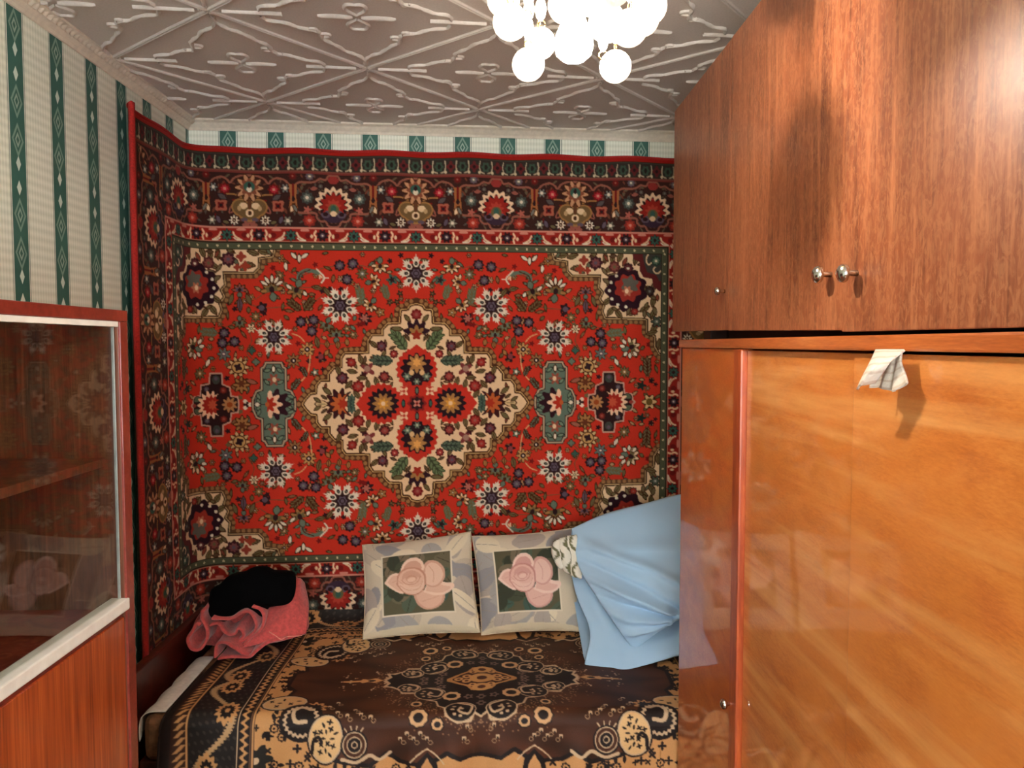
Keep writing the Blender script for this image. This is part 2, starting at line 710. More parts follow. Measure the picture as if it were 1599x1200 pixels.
    g.ell(26, 10, 4.5, 4.5, MAROON)
    g.ell(31, 9, 2, 3.4, CREAM)
    g.curve([(37, 17), (35, 12), (37, 8), (36, 3)], 3.0, (232, 190, 150))
    g.lobed(47, 10.5, 9.5, 8, 0.14, DARK, 0.39)
    g.ell(47, 10.5, 3.4, 3.4, PURP)
    g.ell(47, 10.5, 1.4, 1.4, WHITE)
    # outer guard; t 0..23
    o = Cv(0, 18, 0, 23, 2, (52, 46, 40))
    o.lobed(0, 12, 7, 6, 0.12, (58, 78, 62))
    o.ell(0, 12, 2.6, 3.4, (40, 34, 30))
    o.curve([(9, 19), (10, 12), (8, 6), (3, 4)], 1.8, (182, 164, 134))
    o.ell(10, 5, 2.2, 2.0, (206, 186, 150))
    o.lobed(18, 12, 7.5, 4, 0.18, (98, 36, 36))
    o.ell(18, 12, 2.4, 2.4, DARK)
    o.line([(0, 1), (18, 1)], 1.6, (126, 70, 56))
    o.line([(0, 22), (18, 22)], 1.4, (70, 70, 58))
    return w, g, o


MED = [(0, 152), (8, 150), (12, 144), (22, 143), (24, 122.5), (43, 121.5), (50, 114), (50, 104), (67, 104), (72, 96), (72, 77),
       (109, 76), (113, 70), (113, 55), (125, 54), (132.5, 45), (132.5, 34), (146, 34), (151, 27.5), (152, 15), (161, 14), (168, 6), (172, 0)]
SPAN = [(214, 236), (217, 226), (237, 223), (238, 208), (244, 201.5), (290, 202), (288, 182), (295, 174), (290, 164), (297, 154),
        (294, 144), (298, 135), (360, 134), (366, 132), (366, 112), (379, 106), (380, 88), (386, 78)]


def carpet_quarter():
    c = Cv(0, 390, 0, 236, 2, RED)
    rnd = random.Random(11)
    X, Y = c.xs[None, :], c.ys[:, None]
    # ----- vines in the field
    vine = (120, 74, 46)
    for p in ([(30, 196), (60, 206), (96, 214), (140, 208), (176, 196), (196, 206)], [(60, 184), (68, 156), (56, 140), (78, 130), (106, 116)],
              [(140, 194), (150, 180), (180, 178), (217, 175), (242, 160)], [(135, 172), (162, 152), (185, 151), (232, 147), (265, 160)],
              [(136, 124), (150, 96), (166, 85), (187, 67)], [(243, 65), (256, 80), (249, 100), (265, 124), (310, 108)],
              [(270, 57), (290, 76), (315, 64), (337, 86), (366, 62)], [(326, 47), (356, 25), (369, 8)], [(106, 95), (136, 92), (151, 95)]):
        c.curve(p, 1.6, vine, 40)
    # ----- scattered small leaves and buds
    spots = []
    tries = 0
    while len(spots) < 250 and tries < 9000:
        tries += 1
        x, y = rnd.uniform(4, 384), rnd.uniform(4, 231)
        if inside(np.array(MED + [(0, 0)]), np.array([[x - 9]]), np.array([[y - 6]]))[0, 0]:
            continue
        if all((x - a) ** 2 + (y - b) ** 2 > 95 for a, b in spots):
            spots.append((x, y))
            k = rnd.random()
            if k < 0.5:
                c.leaf(x, y, rnd.uniform(3.5, 5.5), rnd.uniform(1.4, 2.4), rnd.uniform(0, 6.28), rnd.choice([OLIVE, GREEN, (128, 90, 58), (170, 132, 92)]), BROWN)
            elif k < 0.8:
                f_daisy(c, x, y, rnd.uniform(3.4, 4.8), rnd.choice([GOLD, (140, 96, 60), (170, 130, 90)]), DARK, 6)
            else:
                c.lobed(x, y, 4.5, 5, 0.2, rnd.choice([DARK, MAROON, OLIVE]))
    # ----- field flowers as they stand in the photograph
    for x, y in ((37, 191),):
        c.lobed(x, y, 9, 5, 0.25, TEAL)
        c.lobed(x, y, 5, 5, 0.25, DARK)
    f_palm(c, 55, 214, 13, -1.57)
    f_palm(c, 67, 188, 12, 2.9)
    f_daisy(c, 82, 200, 9, OLIVE, GREY)
    f_fern(c, 47, 173, 10, 1.3)
    f_fern(c, 85, 167, 12, 1.4)
    for x, y in ((25, 170), (30, 157), (41, 156)):
        c.lobed(x, y, 5.5, 5, 0.25, (58, 40, 26), x)
        c.ell(x, y, 1.5, 1.5, OLIVE)
    f_palm(c, 69, 154, 12, -0.9)
    f_daisy(c, 55, 141, 7, GOLD, OLIVE, 5)
    c.lobed(78, 131, 11, 7, 0.2, DARK)
    c.lobed(79, 132, 7, 6, 0.25, (170, 100, 84))
    c.lobed(82, 124, 5, 5, 0.2, MAROON)
    f_daisy(c, 106, 116, 6, OLIVE, GOLD, 5)
    f_daisy(c, 97, 107, 5.5, OLIVE, GOLD, 5)
    f_palm(c, 122, 104, 12, 1.57, OLIVE, GREEN, DARK)
    f_palm(c, 136, 123, 12, -1.2, OLIVE, GREEN, BROWN)
    for x, y in ((106, 95), (120, 91), (136, 92)):
        c.leaf(x, y, 5, 2.8, 1.5, GOLD, BROWN, BROWN)
    c.leaf(151, 95, 8, 3.4, 1.4, OLIVE, BROWN, BROWN)
    c.leaf(135, 172, 8, 3, 0.9, OLIVE, BROWN, BROWN)
    c.leaf(150, 178, 7, 3, 0.2, OLIVE, BROWN, BROWN)
    # green scroll with a cream hook
    c.curve([(178, 188), (176, 198), (166, 204), (156, 203), (147, 200)], 6, GREEN)
    c.curve([(178, 190), (174, 199), (160, 205)], 1.5, BROWN)
    c.curve([(150, 206), (143, 199), (139, 193), (143, 186)], 2.6, WHITE)
    c.line([(133, 193), (139, 193)], 2.2, WHITE)
    c.curve([(142, 193), (146, 197), (146, 192)], 2.0, CREAM)
    f_palm(c, 180, 177, 16, -1.2, GOLD, OLIVE, DARK)
    c.leaf(192, 179, 5, 2.4, 0.7, WHITE, BROWN)
    c.leaf(168, 169, 4, 2.4, 0.9, WHITE, BROWN)
    f_fern(c, 162, 154, 11, 2.2, OLIVE, BROWN)
    f_fern(c, 185, 152, 11, 0.7, OLIVE, BROWN)
    for x, y, a in ((168, 226, 2.6), (184, 226, 0.9), (176, 222, -1.57)):
        c.leaf(x, y, 6, 2.6, a, WHITE, BROWN)
    c.leaf(196, 210, 6, 2.6, 1.5, WHITE, BROWN)
    f_daisy(c, 205, 222, 7, GOLD)
    f_daisy(c, 205, 196, 7, OLIVE, GOLD)
    # thorn-stem flowers near the green cartouche
    f_daisy(c, 166, 84, 11, (186, 140, 84), DARK, 8)
    f_daisy(c, 187, 67, 11, (140, 100, 60), DARK, 8)
    c.curve([(162, 76), (163, 60), (167, 46), (177, 34)], 2.0, (206, 160, 106))
    c.curve([(170, 96), (178, 104), (188, 108)], 1.8, (206, 160, 106))
    f_fern(c, 184, 31, 9, 2.2, GREEN, BROWN)
    f_fern(c, 171, 50, 7, 1.2, GREEN, BROWN)
    f_daisy(c, 155, 49, 6, GREEN, WHITE, 5)
    c.lobed(145, 72, 9, 5, 0.25, DARK)
    c.ell(146, 73, 4, 4.5, (130, 60, 62))
    c.leaf(137, 79, 5, 2.6, 2.2, GOLD, BROWN)
    # towards the side
    f_palm(c, 217, 172, 17, 1.4, GOLD, OLIVE, DARK)
    for a in (0.5, 1.0, 1.57, 2.1, 2.6):
        c.leaf(217 + 13 * math.cos(a), 178 + 13 * math.sin(a), 6, 2.2, a, WHITE, BROWN)
    c.lobed(232, 148, 9, 5, 0.2, DARK)
    c.ell(233, 147, 4.5, 4, PURP)
    f_palm(c, 265, 172, 11, 1.57, ROSE, PURP, DARK)
    c.leaf(265, 152, 10, 3.6, 1.57, PURP, BROWN, BROWN)
    c.leaf(252, 160, 8, 3, 1.2, OLIVE, BROWN)
    c.leaf(278, 160, 8, 3, 1.9, OLIVE, BROWN)
    f_palm(c, 266, 126, 10, -1.57, OLIVE, GREEN, DARK)
    f_daisy(c, 242, 134, 8, OLIVE, GOLD)
    f_daisy(c, 249, 116, 7, CREAM, OLIVE, 6)
    f_fern(c, 313, 110, 12, 0.1, GREEN, OLIVE)
    f_palm(c, 337, 87, 16, 0.3, CREAM, OLIVE, DARK)
    for a in (-2.2, -1.6, -0.9, 2.4, 3.0):
        c.leaf(337 + 13 * math.cos(a), 87 + 13 * math.sin(a), 4.5, 2.6, a, WHITE, BROWN)
    f_daisy(c, 290, 77, 10, (96, 108, 100), PURP, 7)
    c.lobed(243, 65, 7, 4, 0.18, BROWN)
    c.lobed(243, 65, 5.5, 4, 0.2, GREEN)
    c.lobed(249, 82, 7, 4, 0.18, BROWN)
    c.lobed(249, 82, 5.5, 4, 0.2, TEAL)
    # ring flower
    c.lobed(269.5, 57, 17, 10, 0.12, BROWN)
    c.lobed(269.5, 57, 16, 10, 0.2, (206, 168, 116))
    c.ell(269.5, 57, 10, 10, BROWN)
    c.ell(269.5, 57, 8.6, 8.6, (196, 152, 92))
    c.lobed(269.5, 57, 6.6, 4, 0.2, DARK, 0.5)
    c.lobed(265, 30, 14, 8, 0.14, BROWN)
    c.lobed(265, 30, 12.5, 8, 0.24, GOLD)
    c.lobed(265, 32, 7, 6, 0.24, (96, 50, 30))
    c.leaf(250, 35, 8, 3, 0.3, (150, 90, 70), BROWN)
    f_fern(c, 365, 58, 13, 1.6, (108, 96, 66), BROWN)
    f_daisy(c, 328, 48, 9, OLIVE, GOLD)
    c.leaf(315, 64, 6, 2.6, 2.0, WHITE, BROWN)
    c.lobed(356, 26, 8, 5, 0.25, (34, 44, 38))
    c.lobed(372, 34, 5, 5, 0.25, DARK)
    c.lobed(379, 28, 4, 5, 0.25, DARK)
    c.lobed(369, 0, 13, 6, 0.12, BROWN)
    c.lobed(369, 0, 12, 6, 0.24, (214, 176, 122))
    c.ell(369, 0, 5.6, 5.6, (104, 84, 40))
    c.lobed(257, 0, 9, 3, 0.3, WHITE, math.pi)
    c.lobed(258, 0, 5, 3, 0.3, DARK)
    # dark trefoils
    for x, y in ((96, 215), (116, 212), (105, 191), (156, 129), (175, 126), (159, 112), (289, 109), (274, 96), (292, 94)):
        f_ros(c, x, y, 9)
    # star flowers
    f_star(c, 0, 201, 29, 0.0)
    f_star(c, 116, 151, 30)
    f_star(c, 216, 103, 28)
    # ----- green cartouche
    gc = [(205, 64), (228, 64), (231, 57), (235, 55), (235, 23), (243, 20), (248, 9), (249, -2), (185, -2), (186, 9), (191, 20), (199, 23), (199, 55), (203, 57)]
    c.poly(gc, (94, 110, 94))
    d = path_dist(gc + [gc[0]], X, Y)
    c.img[(d < 2.6)] = DARK
    c.img[(d < 1.4)] = (176, 150, 120)
    for x, y in ((208, 52), (226, 52), (207, 34), (227, 34), (192, 12), (240, 12), (240, 4), (194, 3)):
        c.leaf(x, y, 5, 2.2, x, (112, 128, 104), (40, 44, 38))
    c.leaf(217, 54, 5, 2.2, 1.57, WHITE, BROWN)
    c.lobed(217, 38, 10, 6, 0.26, (150, 74, 56))
    c.ell(216, 38, 3, 3.6, CREAM)
    c.lobed(216, 0, 25, 9, 0.16, (48, 22, 28), math.pi, (math.pi, 1.9))
    c.lobed(226, 0, 22, 9, 0.18, (236, 186, 150), math.pi, (math.pi, 1.6))
    c.lobed(226, 0, 13, 7, 0.2, (176, 46, 30), math.pi, (math.pi, 1.75))
    c.ell(227, 0, 3, 4, ORANGE)
    c.leaf(242, 0, 4, 3, 0, WHITE, DARK)
    # ----- dark cartouche
    dc = [(294, 48), (312, 48), (313.6, 32), (327, 30), (328, 14), (340, 13), (342, 3), (348, -2), (269, -2), (271, 12), (281, 13), (282, 26), (293, 31)]
    c.poly(dc, (46, 24, 24))
    d = path_dist(dc + [dc[0]], X, Y)
    c.img[(d < 1.2)] = (196, 152, 130)
    c.ell(303, 38, 6, 7, (62, 66, 58))
    c.ell(303, 40, 3, 3, PURP)
    f_ros(c, 292, 22, 6, (140, 50, 40), (90, 30, 26), ROSE)
    f_ros(c, 318, 24, 6, PURP, DARK, GREY)
    c.leaf(334, 9, 6, 4, -0.4, (86, 96, 72), DARK)
    c.lobed(312, 0, 22, 14, 0.14, (238, 192, 154), 0, (0, 2.2))
    c.lobed(311, 0, 15, 12, 0.12, (160, 40, 30), 0, (0, 2.6))
    c.lobed(309, 0, 8, 8, 0.18, (190, 80, 52))
    c.lobed(283, 0, 12, 9, 0.2, (176, 122, 76))
    c.ell(283, 0, 4, 4, (150, 70, 30))
    c.leaf(339, 0, 4, 2.6, 0, (150, 60, 50))
    # ----- medallion
    P = np.array(MED + [(0, 0)], float)
    ins = inside(np.array([(-5, 152)] + MED + [(172, -5), (-5, -5)], float), X, Y)
    d = path_dist(MED, X, Y)
    sd = np.where(ins, -d, d)
    reg = (np.abs(X) < 200) & (Y < 175)
    c.img[reg & (sd < 11.5) & (sd > 0)] = (84, 50, 30)
    for q in resample([(a, b) for a, b in MED], 8.6):
        pass
    offs = []
    m8 = (np.abs(sd - 8.0) < 0.35) & reg
    js, iis = np.nonzero(m8)
    order = np.argsort(np.arctan2(c.ys[js], c.xs[iis]))
    last = None
    for k in order:
        p = (c.xs[iis[k]], c.ys[js[k]])
        if last is None or math.hypot(p[0] - last[0], p[1] - last[1]) > 8.2:
            offs.append(p)
            last = p
    for x, y in offs:
        c.ell(x, y, 3.2, 3.2, (150, 106, 62))
    c.img[reg & (sd < 4.6)] = BROWN
    c.img[reg & (sd < 3.4)] = (206, 166, 108)
    c.img[reg & (sd < 2.0)] = BROWN
    c.img[reg & (sd < 0.0)] = (228, 190, 148)
    # inside the medallion
    for _ in range(70):
        x, y = rnd.uniform(0, 160), rnd.uniform(0, 140)
        if inside(np.array([(-5, 140)] + [(p * 0.93, q * 0.93) for p, q in MED] + [(172, -5), (-5, -5)], float), np.array([[x]]), np.array([[y]]))[0, 0]:
            c.leaf(x, y, rnd.uniform(3.5, 5.5), rnd.uniform(1.4, 2.2), rnd.uniform(0, 6.28), rnd.choice([OLIVE, (122, 60, 46), (128, 104, 70), (88, 70, 48)]), BROWN)
    f_ros(c, 0, 138, 9, (140, 50, 48), MAROON, ROSE)
    c.leaf(14, 132, 6, 2.6, 0.9, OLIVE, BROWN)
    c.lobed(0, 110, 21, 9, 0.16, (46, 22, 30), 1.57, (1.57, 1.9))
    c.lobed(0, 108, 14, 7, 0.2, GOLD, 1.57, (1.57, 1.7))
    c.lobed(0, 106, 8, 5, 0.2, (150, 44, 30), 1.57)
    f_fern(c, 28, 100, 17, 0.95, (98, 112, 76), (58, 62, 40))
    c.leaf(30, 116, 8, 3, 0.1, OLIVE, BROWN)
    f_fern(c, 55, 67, 15, 0.05, (84, 96, 76), (46, 52, 42))
    f_ros(c, 54, 89, 9, (112, 58, 62), (62, 22, 28), PURP)
    f_ros(c, 35, 77, 7, (156, 50, 44), (90, 26, 26), PINK)
    f_ros(c, 50, 42, 9, (150, 60, 52), (74, 26, 26), ROSE)
    f_ros(c, 100, 64, 8, (156, 48, 40), MAROON, ROSE)
    f_ros(c, 114, 40, 10, (112, 56, 60), (62, 22, 26), PURP)
    f_ros(c, 90, 27, 10, (160, 52, 44), MAROON, ROSE)
    c.lobed(75, 53, 12, 4, 0.3, (120, 50, 48), 0.6)
    c.ell(76, 54, 5, 5, (156, 116, 100))
    c.lobed(82, 44, 6, 5, 0.2, (60, 24, 26))
    for x, y, a in ((99, 50, 0.2), (62, 34, 1.3), (75, 30, 1.4), (104, 30, -0.8), (86, 69, 1.3), (92, 14, 0.9), (84, 40, 0), (120, 52, 1.2), (66, 92, 0.7)):
        c.leaf(x, y, 6.5, 3, a, OLIVE, BROWN, BROWN)
    # orange flower at the side tip
    c.lobed(117, 0, 25, 11, 0.16, (58, 24, 26), 0, (0, 2.3))
    c.lobed(116, 0, 17, 9, 0.2, ORANGE, 0, (0, 2.1))
    c.lobed(113, 0, 9, 7, 0.2, (166, 50, 30), 0)
    f_fern(c, 101, 3, 10, 1.7, (88, 110, 92), (52, 66, 56))
    c.leaf(146, 0, 9, 5, 0, (214, 178, 130), BROWN, OLIVE)
    c.leaf(137, 20, 7, 3, 0.7, OLIVE, BROWN)
    c.leaf(152, 6, 5, 2.2, 0.6, OLIVE, BROWN)
    # red scalloped cross in the middle
    def lobe(cx, cy, rx, ry):
        th = np.arctan2((Y - cy) / ry, (X - cx) / rx)
        rr = np.hypot((X - cx) / rx, (Y - cy) / ry)
        return rr < 1.0 + 0.05 * np.cos(22 * th)
    cross = lobe(0, 53, 31, 33) | lobe(55, 0, 33, 31) | ((X < 26) & (Y < 26))
    tip = inside(np.array([(-20, 76), (0, 92), (20, 76), (0, 60)], float), X, Y) | inside(np.array([(78, -20), (94, 0), (78, 20), (60, 0)], float), X, Y)
    c.img[(cross | tip)] = (190, 48, 34)
    c.lobed(52, 0, 25, 15, 0.1, (40, 24, 28), 0)
    c.lobed(52, 0, 17, 10, 0.18, (168, 116, 64), 0)
    c.lobed(52, 0, 9, 7, 0.2, (210, 148, 60), 0)
    c.ell(52, 0, 3.4, 3.4, CREAM)
    c.lobed(0, 53, 26, 13, 0.1, (40, 24, 28), 1.57)
    c.lobed(0, 62, 15, 8, 0.2, (176, 124, 70), 1.57)
    c.lobed(0, 64, 7, 6, 0.2, (222, 160, 84), 1.57)
    f_daisy(c, 15, 42, 7, GREEN, (150, 160, 130), 6, DARK)
    f_daisy(c, 0, 34, 6, GREEN, (150, 160, 130), 6, DARK)
    c.ell(8, 48, 4, 4, (214, 170, 120))
    c.lobed(20, 19, 8, 4, 0.3, (232, 190, 150), 0.78)
    c.ell(20, 19, 2.4, 2.4, (190, 70, 52))
    c.lobed(0, 0, 15, 8, 0.1, (128, 34, 32))
    c.lobed(0, 0, 11, 8, 0.14, DARK)
    c.lobed(0, 0, 6.5, 4, 0.3, PINK, 0.78)
    c.ell(0, 0, 1.8, 1.8, MAROON)
    c.leaf(0, 20, 5, 2.2, 1.57, GREEN, DARK)
    c.leaf(21, 0, 5, 2.2, 1.57, TEAL, DARK)
    # ----- corner spandrel
    P = np.array(SPAN + [(400, 78), (400, 250), (214, 250)], float)
    ins = inside(P, X, Y)
    d = path_dist(SPAN, X, Y)
    sd = np.where(ins, -d, d)
    reg = (X > 200)
    c.img[reg & (sd < 10.5) & (sd > 0)] = (92, 62, 38)
    m8 = (np.abs(sd - 7.5) < 0.35) & reg
    js, iis = np.nonzero(m8)
    order = np.argsort(np.arctan2(236 - c.ys[js], 390 - c.xs[iis]))
    last = None
    for k in order:
        p = (c.xs[iis[k]], c.ys[js[k]])
        if last is None or math.hypot(p[0] - last[0], p[1] - last[1]) > 8.2:
            c.ell(p[0], p[1], 3.0, 3.0, (146, 106, 66))
            last = p
    c.img[reg & (sd < 4.2)] = (66, 46, 30)
    c.img[reg & (sd < 3.2)] = (196, 160, 112)
    c.img[reg & (sd < 1.8)] = (66, 46, 30)
    c.img[reg & (sd < 0)] = (228, 194, 154)
    for x, y, a in ((228, 231, 0.2), (244, 230, 0.3), (250, 212, 0.2), (296, 228, 1.5), (308, 226, 1.7), (320, 230, 1.2), (303, 210, 0.4), (303, 192, 1.2),
                    (300, 160, 0.6), (305, 144, 0.9), (318, 140, 2.2), (340, 142, 0.3), (360, 148, 0.5), (374, 160, 1.4), (374, 140, 1.2), (376, 118, 0.9),
                    (372, 110, 0.3), (384, 92, 1.5), (345, 226, 1.4), (356, 176, 0.8)):
        c.leaf(x, y, 8, 3.6, a, OLIVE, BROWN, BROWN)
    for _ in range(130):
        x, y = rnd.uniform(216, 388), rnd.uniform(80, 234)
        if inside(P, np.array([[x - 4]]), np.array([[y - 4]]))[0, 0]:
            c.leaf(x, y, rnd.uniform(4, 6.5), rnd.uniform(1.6, 2.8), rnd.uniform(0, 6.28), rnd.choice([OLIVE, (132, 62, 46), (110, 96, 66), (88, 64, 46), (92, 100, 78)]), BROWN)
    c.lobed(262, 224, 8, 4, 0.2, (150, 60, 44))
    c.lobed(256, 210, 8, 4, 0.2, (156, 60, 40))
    c.lobed(268, 208, 6, 4, 0.2, (150, 56, 40))
    f_ros(c, 281, 220, 11, (120, 66, 66), (62, 28, 32), PURP)
    f_ros(c, 311, 214, 10, (132, 70, 60), (88, 40, 36), OLIVE)
    f_ros(c, 333, 212, 9, (100, 48, 48), (58, 24, 28), WHITE)
    f_ros(c, 368, 176, 9, (66, 52, 44), (44, 26, 26), GREY)
    f_ros(c, 344, 144, 7, (150, 48, 38), (90, 36, 30), ROSE)
    f_daisy(c, 380, 128, 9, (70, 78, 62), GREY, 6, DARK)
    c.lobed(330, 178, 35, 9, 0.08, (44, 20, 28), 0.4)
    for a in np.arange(2.2, 5.2, 0.5):
        c.ell(330 + 27 * math.cos(a), 178 + 27 * math.sin(a), 2.6, 2.6, WHITE)
    c.lobed(333, 181, 23, 8, 0.1, (152, 48, 38), 0.4)
    c.lobed(336, 186, 15, 6, 0.16, (96, 92, 80), 0.4)
    c.lobed(332, 176, 9, 6, 0.2, (184, 110, 80))
    c.ell(331, 176, 3, 4, CREAM)
    c.poly([(338, 240), (342, 226), (352, 222), (352, 208), (358, 198), (372, 196), (374, 184), (384, 176), (400, 176), (400, 240)], (96, 34, 34))
    c.poly([(356, 240), (358, 222), (364, 206), (378, 202), (384, 192), (400, 190), (400, 240)], (64, 60, 54))
    c.curve([(366, 236), (362, 226), (366, 218), (372, 222)], 2.4, CREAM)
    c.curve([(388, 210), (380, 204), (374, 210), (378, 216)], 2.4, CREAM)
    f_ros(c, 378, 224, 9, (92, 112, 92), (44, 60, 50), WHITE)
    return c


def carpet_colours(U, V):
    """U, V: arrays of signed pattern coordinates -> sRGB 0..255"""
    u, v = np.abs(U), np.abs(V)
    q = carpet_quarter()
    w, g, o = carpet_strips()
    out = np.empty(U.shape + (3,), np.float32)
    out[:] = RED
    fld = (u < 386) & (v < 234)
    out[fld] = q.gather(u[fld], v[fld])
    side = (u - 386) > (v - 234)
    e = np.where(side, u - 386, v - 234)          # distance outwards from the field
    s = np.where(side, V + 124.0, U)
    s2 = np.where(side, V + 47.0, U)
    ring = ~fld
    m = ring & (e < 12.5)
    out[m] = (82, 84, 62)
    m1 = m & ((np.abs(e - 0.8) < 0.9) | (np.abs(e - 11.6) < 0.9))
    out[m1] = (52, 40, 30)
    dot = m & (np.hypot(fold(s, 15.6), e - 6.2) < 1.7)
    out[dot] = (196, 180, 140)
    m = ring & (e >= 12.5) & (e < 33.5)
    out[m] = g.gather(fold(s2, 94.0)[m], (e - 12.5)[m])
    m = ring & (e >= 33.5) & (e < 117.5)
    out[m] = w.gather(fold(s, 248.0)[m], (e - 33.5)[m])
    m = ring & (e >= 117.5) & (e < 144.5)
    out[m] = o.gather(fold(s, 36.0)[m], ((e - 117.5) * 23.0 / 27.0)[m])
    m = ring & (e >= 144.5)
    out[m] = (160, 32, 26)
    m = ring & (np.abs(e - 144.8) < 1.0)
    out[m] = (52, 40, 30)
    return out


# ------------------------------------------------------------------ bedspread pattern (one quarter, mirrored), unit 2.5 mm
def spread_quarter():
    BR, BK, TAN, PALE = (74, 40, 22), (28, 18, 16), (206, 152, 96), (206, 176, 140)
    k = 4.0
    c = Cv(0, 384, 0, 260, 2, BR)
    X, Y = c.xs[None, :] / k, c.ys[:, None] / k
    rnd = random.Random(3)
    # uneven brown of the velour ground, sheen of its nap put into the colour
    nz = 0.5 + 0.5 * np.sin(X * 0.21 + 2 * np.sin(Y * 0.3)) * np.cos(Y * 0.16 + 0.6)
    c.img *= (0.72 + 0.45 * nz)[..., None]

    def P(pts):
        return [(a * k, b * k) for a, b in pts]
    # ---- corner field in tan with scalloped inner edge
    tanedge = [(62, -1), (62, 5), (59, 8), (60, 12), (64, 14), (60, 19), (53, 25), (47, 33), (40, 35), (33, 36), (28, 33), (24, 36), (16, 37), (10, 33), (6, 35), (0, 34)]
    reg = tanedge + [(0, 80), (100, 80), (100, -1)]
    c.poly(P(reg), TAN)
    c.line(P(tanedge), 5, BK)
    for _ in range(240):
        a, b = rnd.uniform(20, 68), rnd.uniform(0, 43)
        if not inside(np.array(reg, float), np.array([[a]]), np.array([[b]]))[0, 0]:
            continue
        t = rnd.random()
        if t < 0.5:
            c.lobed(a * k, b * k, rnd.uniform(4, 6), 4, 0.35, BK, rnd.choice([0, 0.78]))
        elif t < 0.8:
            c.leaf(a * k, b * k, 5, 2.4, rnd.uniform(0, 3), BK)
        else:
            f_ros(c, a * k, b * k, 6, TAN, BK, BK)
    c.lobed(66.5 * k, 35 * k, 20, 6, 0.2, (34, 30, 24))
    c.ell(66.5 * k, 35 * k, 4, 4, PALE)

    # kidney at the side
    def paisley(a, b, ra, rb, rot, fill, seeds):
        c.ell(a * k, b * k, (ra + 0.9) * k, (rb + 0.9) * k, BK, rot)
        c.ell(a * k, b * k, (ra + 0.45) * k, (rb + 0.45) * k, PALE, rot)
        c.ell(a * k, b * k, ra * k, rb * k, fill, rot)
        for i in range(seeds):
            th = i * 2.4
            rr = 0.78 * math.sqrt((i + 0.6) / seeds)
            x = ra * rr * math.cos(th)
            y = rb * rr * math.sin(th)
            xx = a + x * math.cos(rot) - y * math.sin(rot)
            yy = b + x * math.sin(rot) + y * math.cos(rot)
            (c.lobed(xx * k, yy * k, 3.6, 4, 0.3, BK, th) if i % 2 else c.leaf(xx * k, yy * k, 3.4, 1.4, th, BK))
    paisley(60, 16, 6.2, 3.6, 0.15, (212, 166, 112), 6)
    # dark paisley with serrated pale rim
    c.ell(53.5 * k, 23.5 * k, 26, 26, BK)
    c.lobed(53.5 * k, 23.5 * k, 22, 22, 0.06, PALE)
    c.lobed(53.5 * k, 23.5 * k, 18, 18, 0.06, BK)
    c.curve(P([(51, 20), (54, 19), (56, 21), (55, 24), (52, 24)]), 5, PALE)
    c.lobed(50 * k, 18.5 * k, 14, 9, 0.16, TAN, 0, (-2.2, 1.5))
    c.lobed(50 * k, 18.5 * k, 9, 9, 0.16, BK, 0, (-2.2, 1.6))
    # big pale paisley
    paisley(46, 28.5, 4.6, 6.4, -0.15, (226, 186, 130), 16)
    c.curve(P([(50, 33), (49.6, 29.5), (48.2, 28.2), (47.2, 29.4)]), 4, BK)
    # scroll shell
    for r, col in ((16, BK), (14, PALE), (12.6, BR), (9, PALE), (7.6, BK), (4, PALE), (2.6, BK)):
        c.ell(37.5 * k, 30 * k, r, r * 1.1, col)
    c.curve(P([(41, 34), (37, 35), (33, 33), (30, 34.5), (27, 33)]), 4, PALE)
    for i in range(4):
        a = 1.0 + i * 0.35
        c.line([(37.5 * k + 17 * math.cos(-a), 30 * k + 18 * math.sin(-a)), (37.5 * k + 22 * math.cos(-a), 30 * k + 22 * math.sin(-a))], 1.6, PALE)
    # small pale peaked motif at the middle of the long side
    c.poly(P([(12, 42), (13, 36), (16, 33), (19, 36), (20, 42)]), BK)
    c.poly(P([(13.4, 42), (14.2, 37.5), (16, 34.6), (17.8, 37.5), (18.6, 42)]), TAN)
    c.line(P([(11, 36), (13, 34), (16, 32), (19, 34), (21, 36)]), 2, PALE)
    # dotted sprays
    for a, b in ((38, 19), (40, 21.5), (36, 21), (43, 20.5), (33, 22), (46, 17.5), (44, 14.5),
                 (20, 29), (18, 27.5), (22, 27.5), (16, 29), (24, 29), (5, 29), (4, 25.5)):
        c.ell(a * k, b * k, 2.6, 2.6, PALE)
        c.ell(a * k, b * k + 1.5, 1.2, 1.2, BK)
        c.ring(a * k - 4, (b + 1.2) * k, 2.4, 1.0, (170, 140, 106))
    for i in range(40):
        a, b = rnd.uniform(24, 46), rnd.uniform(0, 7)
        c.ell(a * k, b * k, rnd.uniform(0.8, 1.8), rnd.uniform(0.8, 1.8), rnd.choice([PALE, (150, 110, 76)]))
    for _ in range(260):
        r, th = rnd.gauss(24, 2.6), rnd.uniform(0, 1.57)
        c.ell(r * math.cos(th) * 1.2 * k, r * math.sin(th) * k, 1.0, 1.0, (150, 112, 78))
    # ---- middle medallion
    out = [(0, 23), (2, 21.5), (3, 24), (7, 24.5), (10.5, 22.5), (11, 19.5), (13, 18.5), (14, 15), (17, 14), (20, 12), (20.5, 9.5), (25, 9.5), (26, 7),
           (29, 5), (31, 4.5), (30, 2.2), (31.5, 0)]
    c.poly(P(out + [(0, 0)]), BK)
    c.line(P(out), 2.8, PALE)
    sh = [(6.2, 20.2, 4.4, 3.8), (16.2, 9.6, 4.6, 4.2), (23.2, 5.8, 3.4, 3.0)]
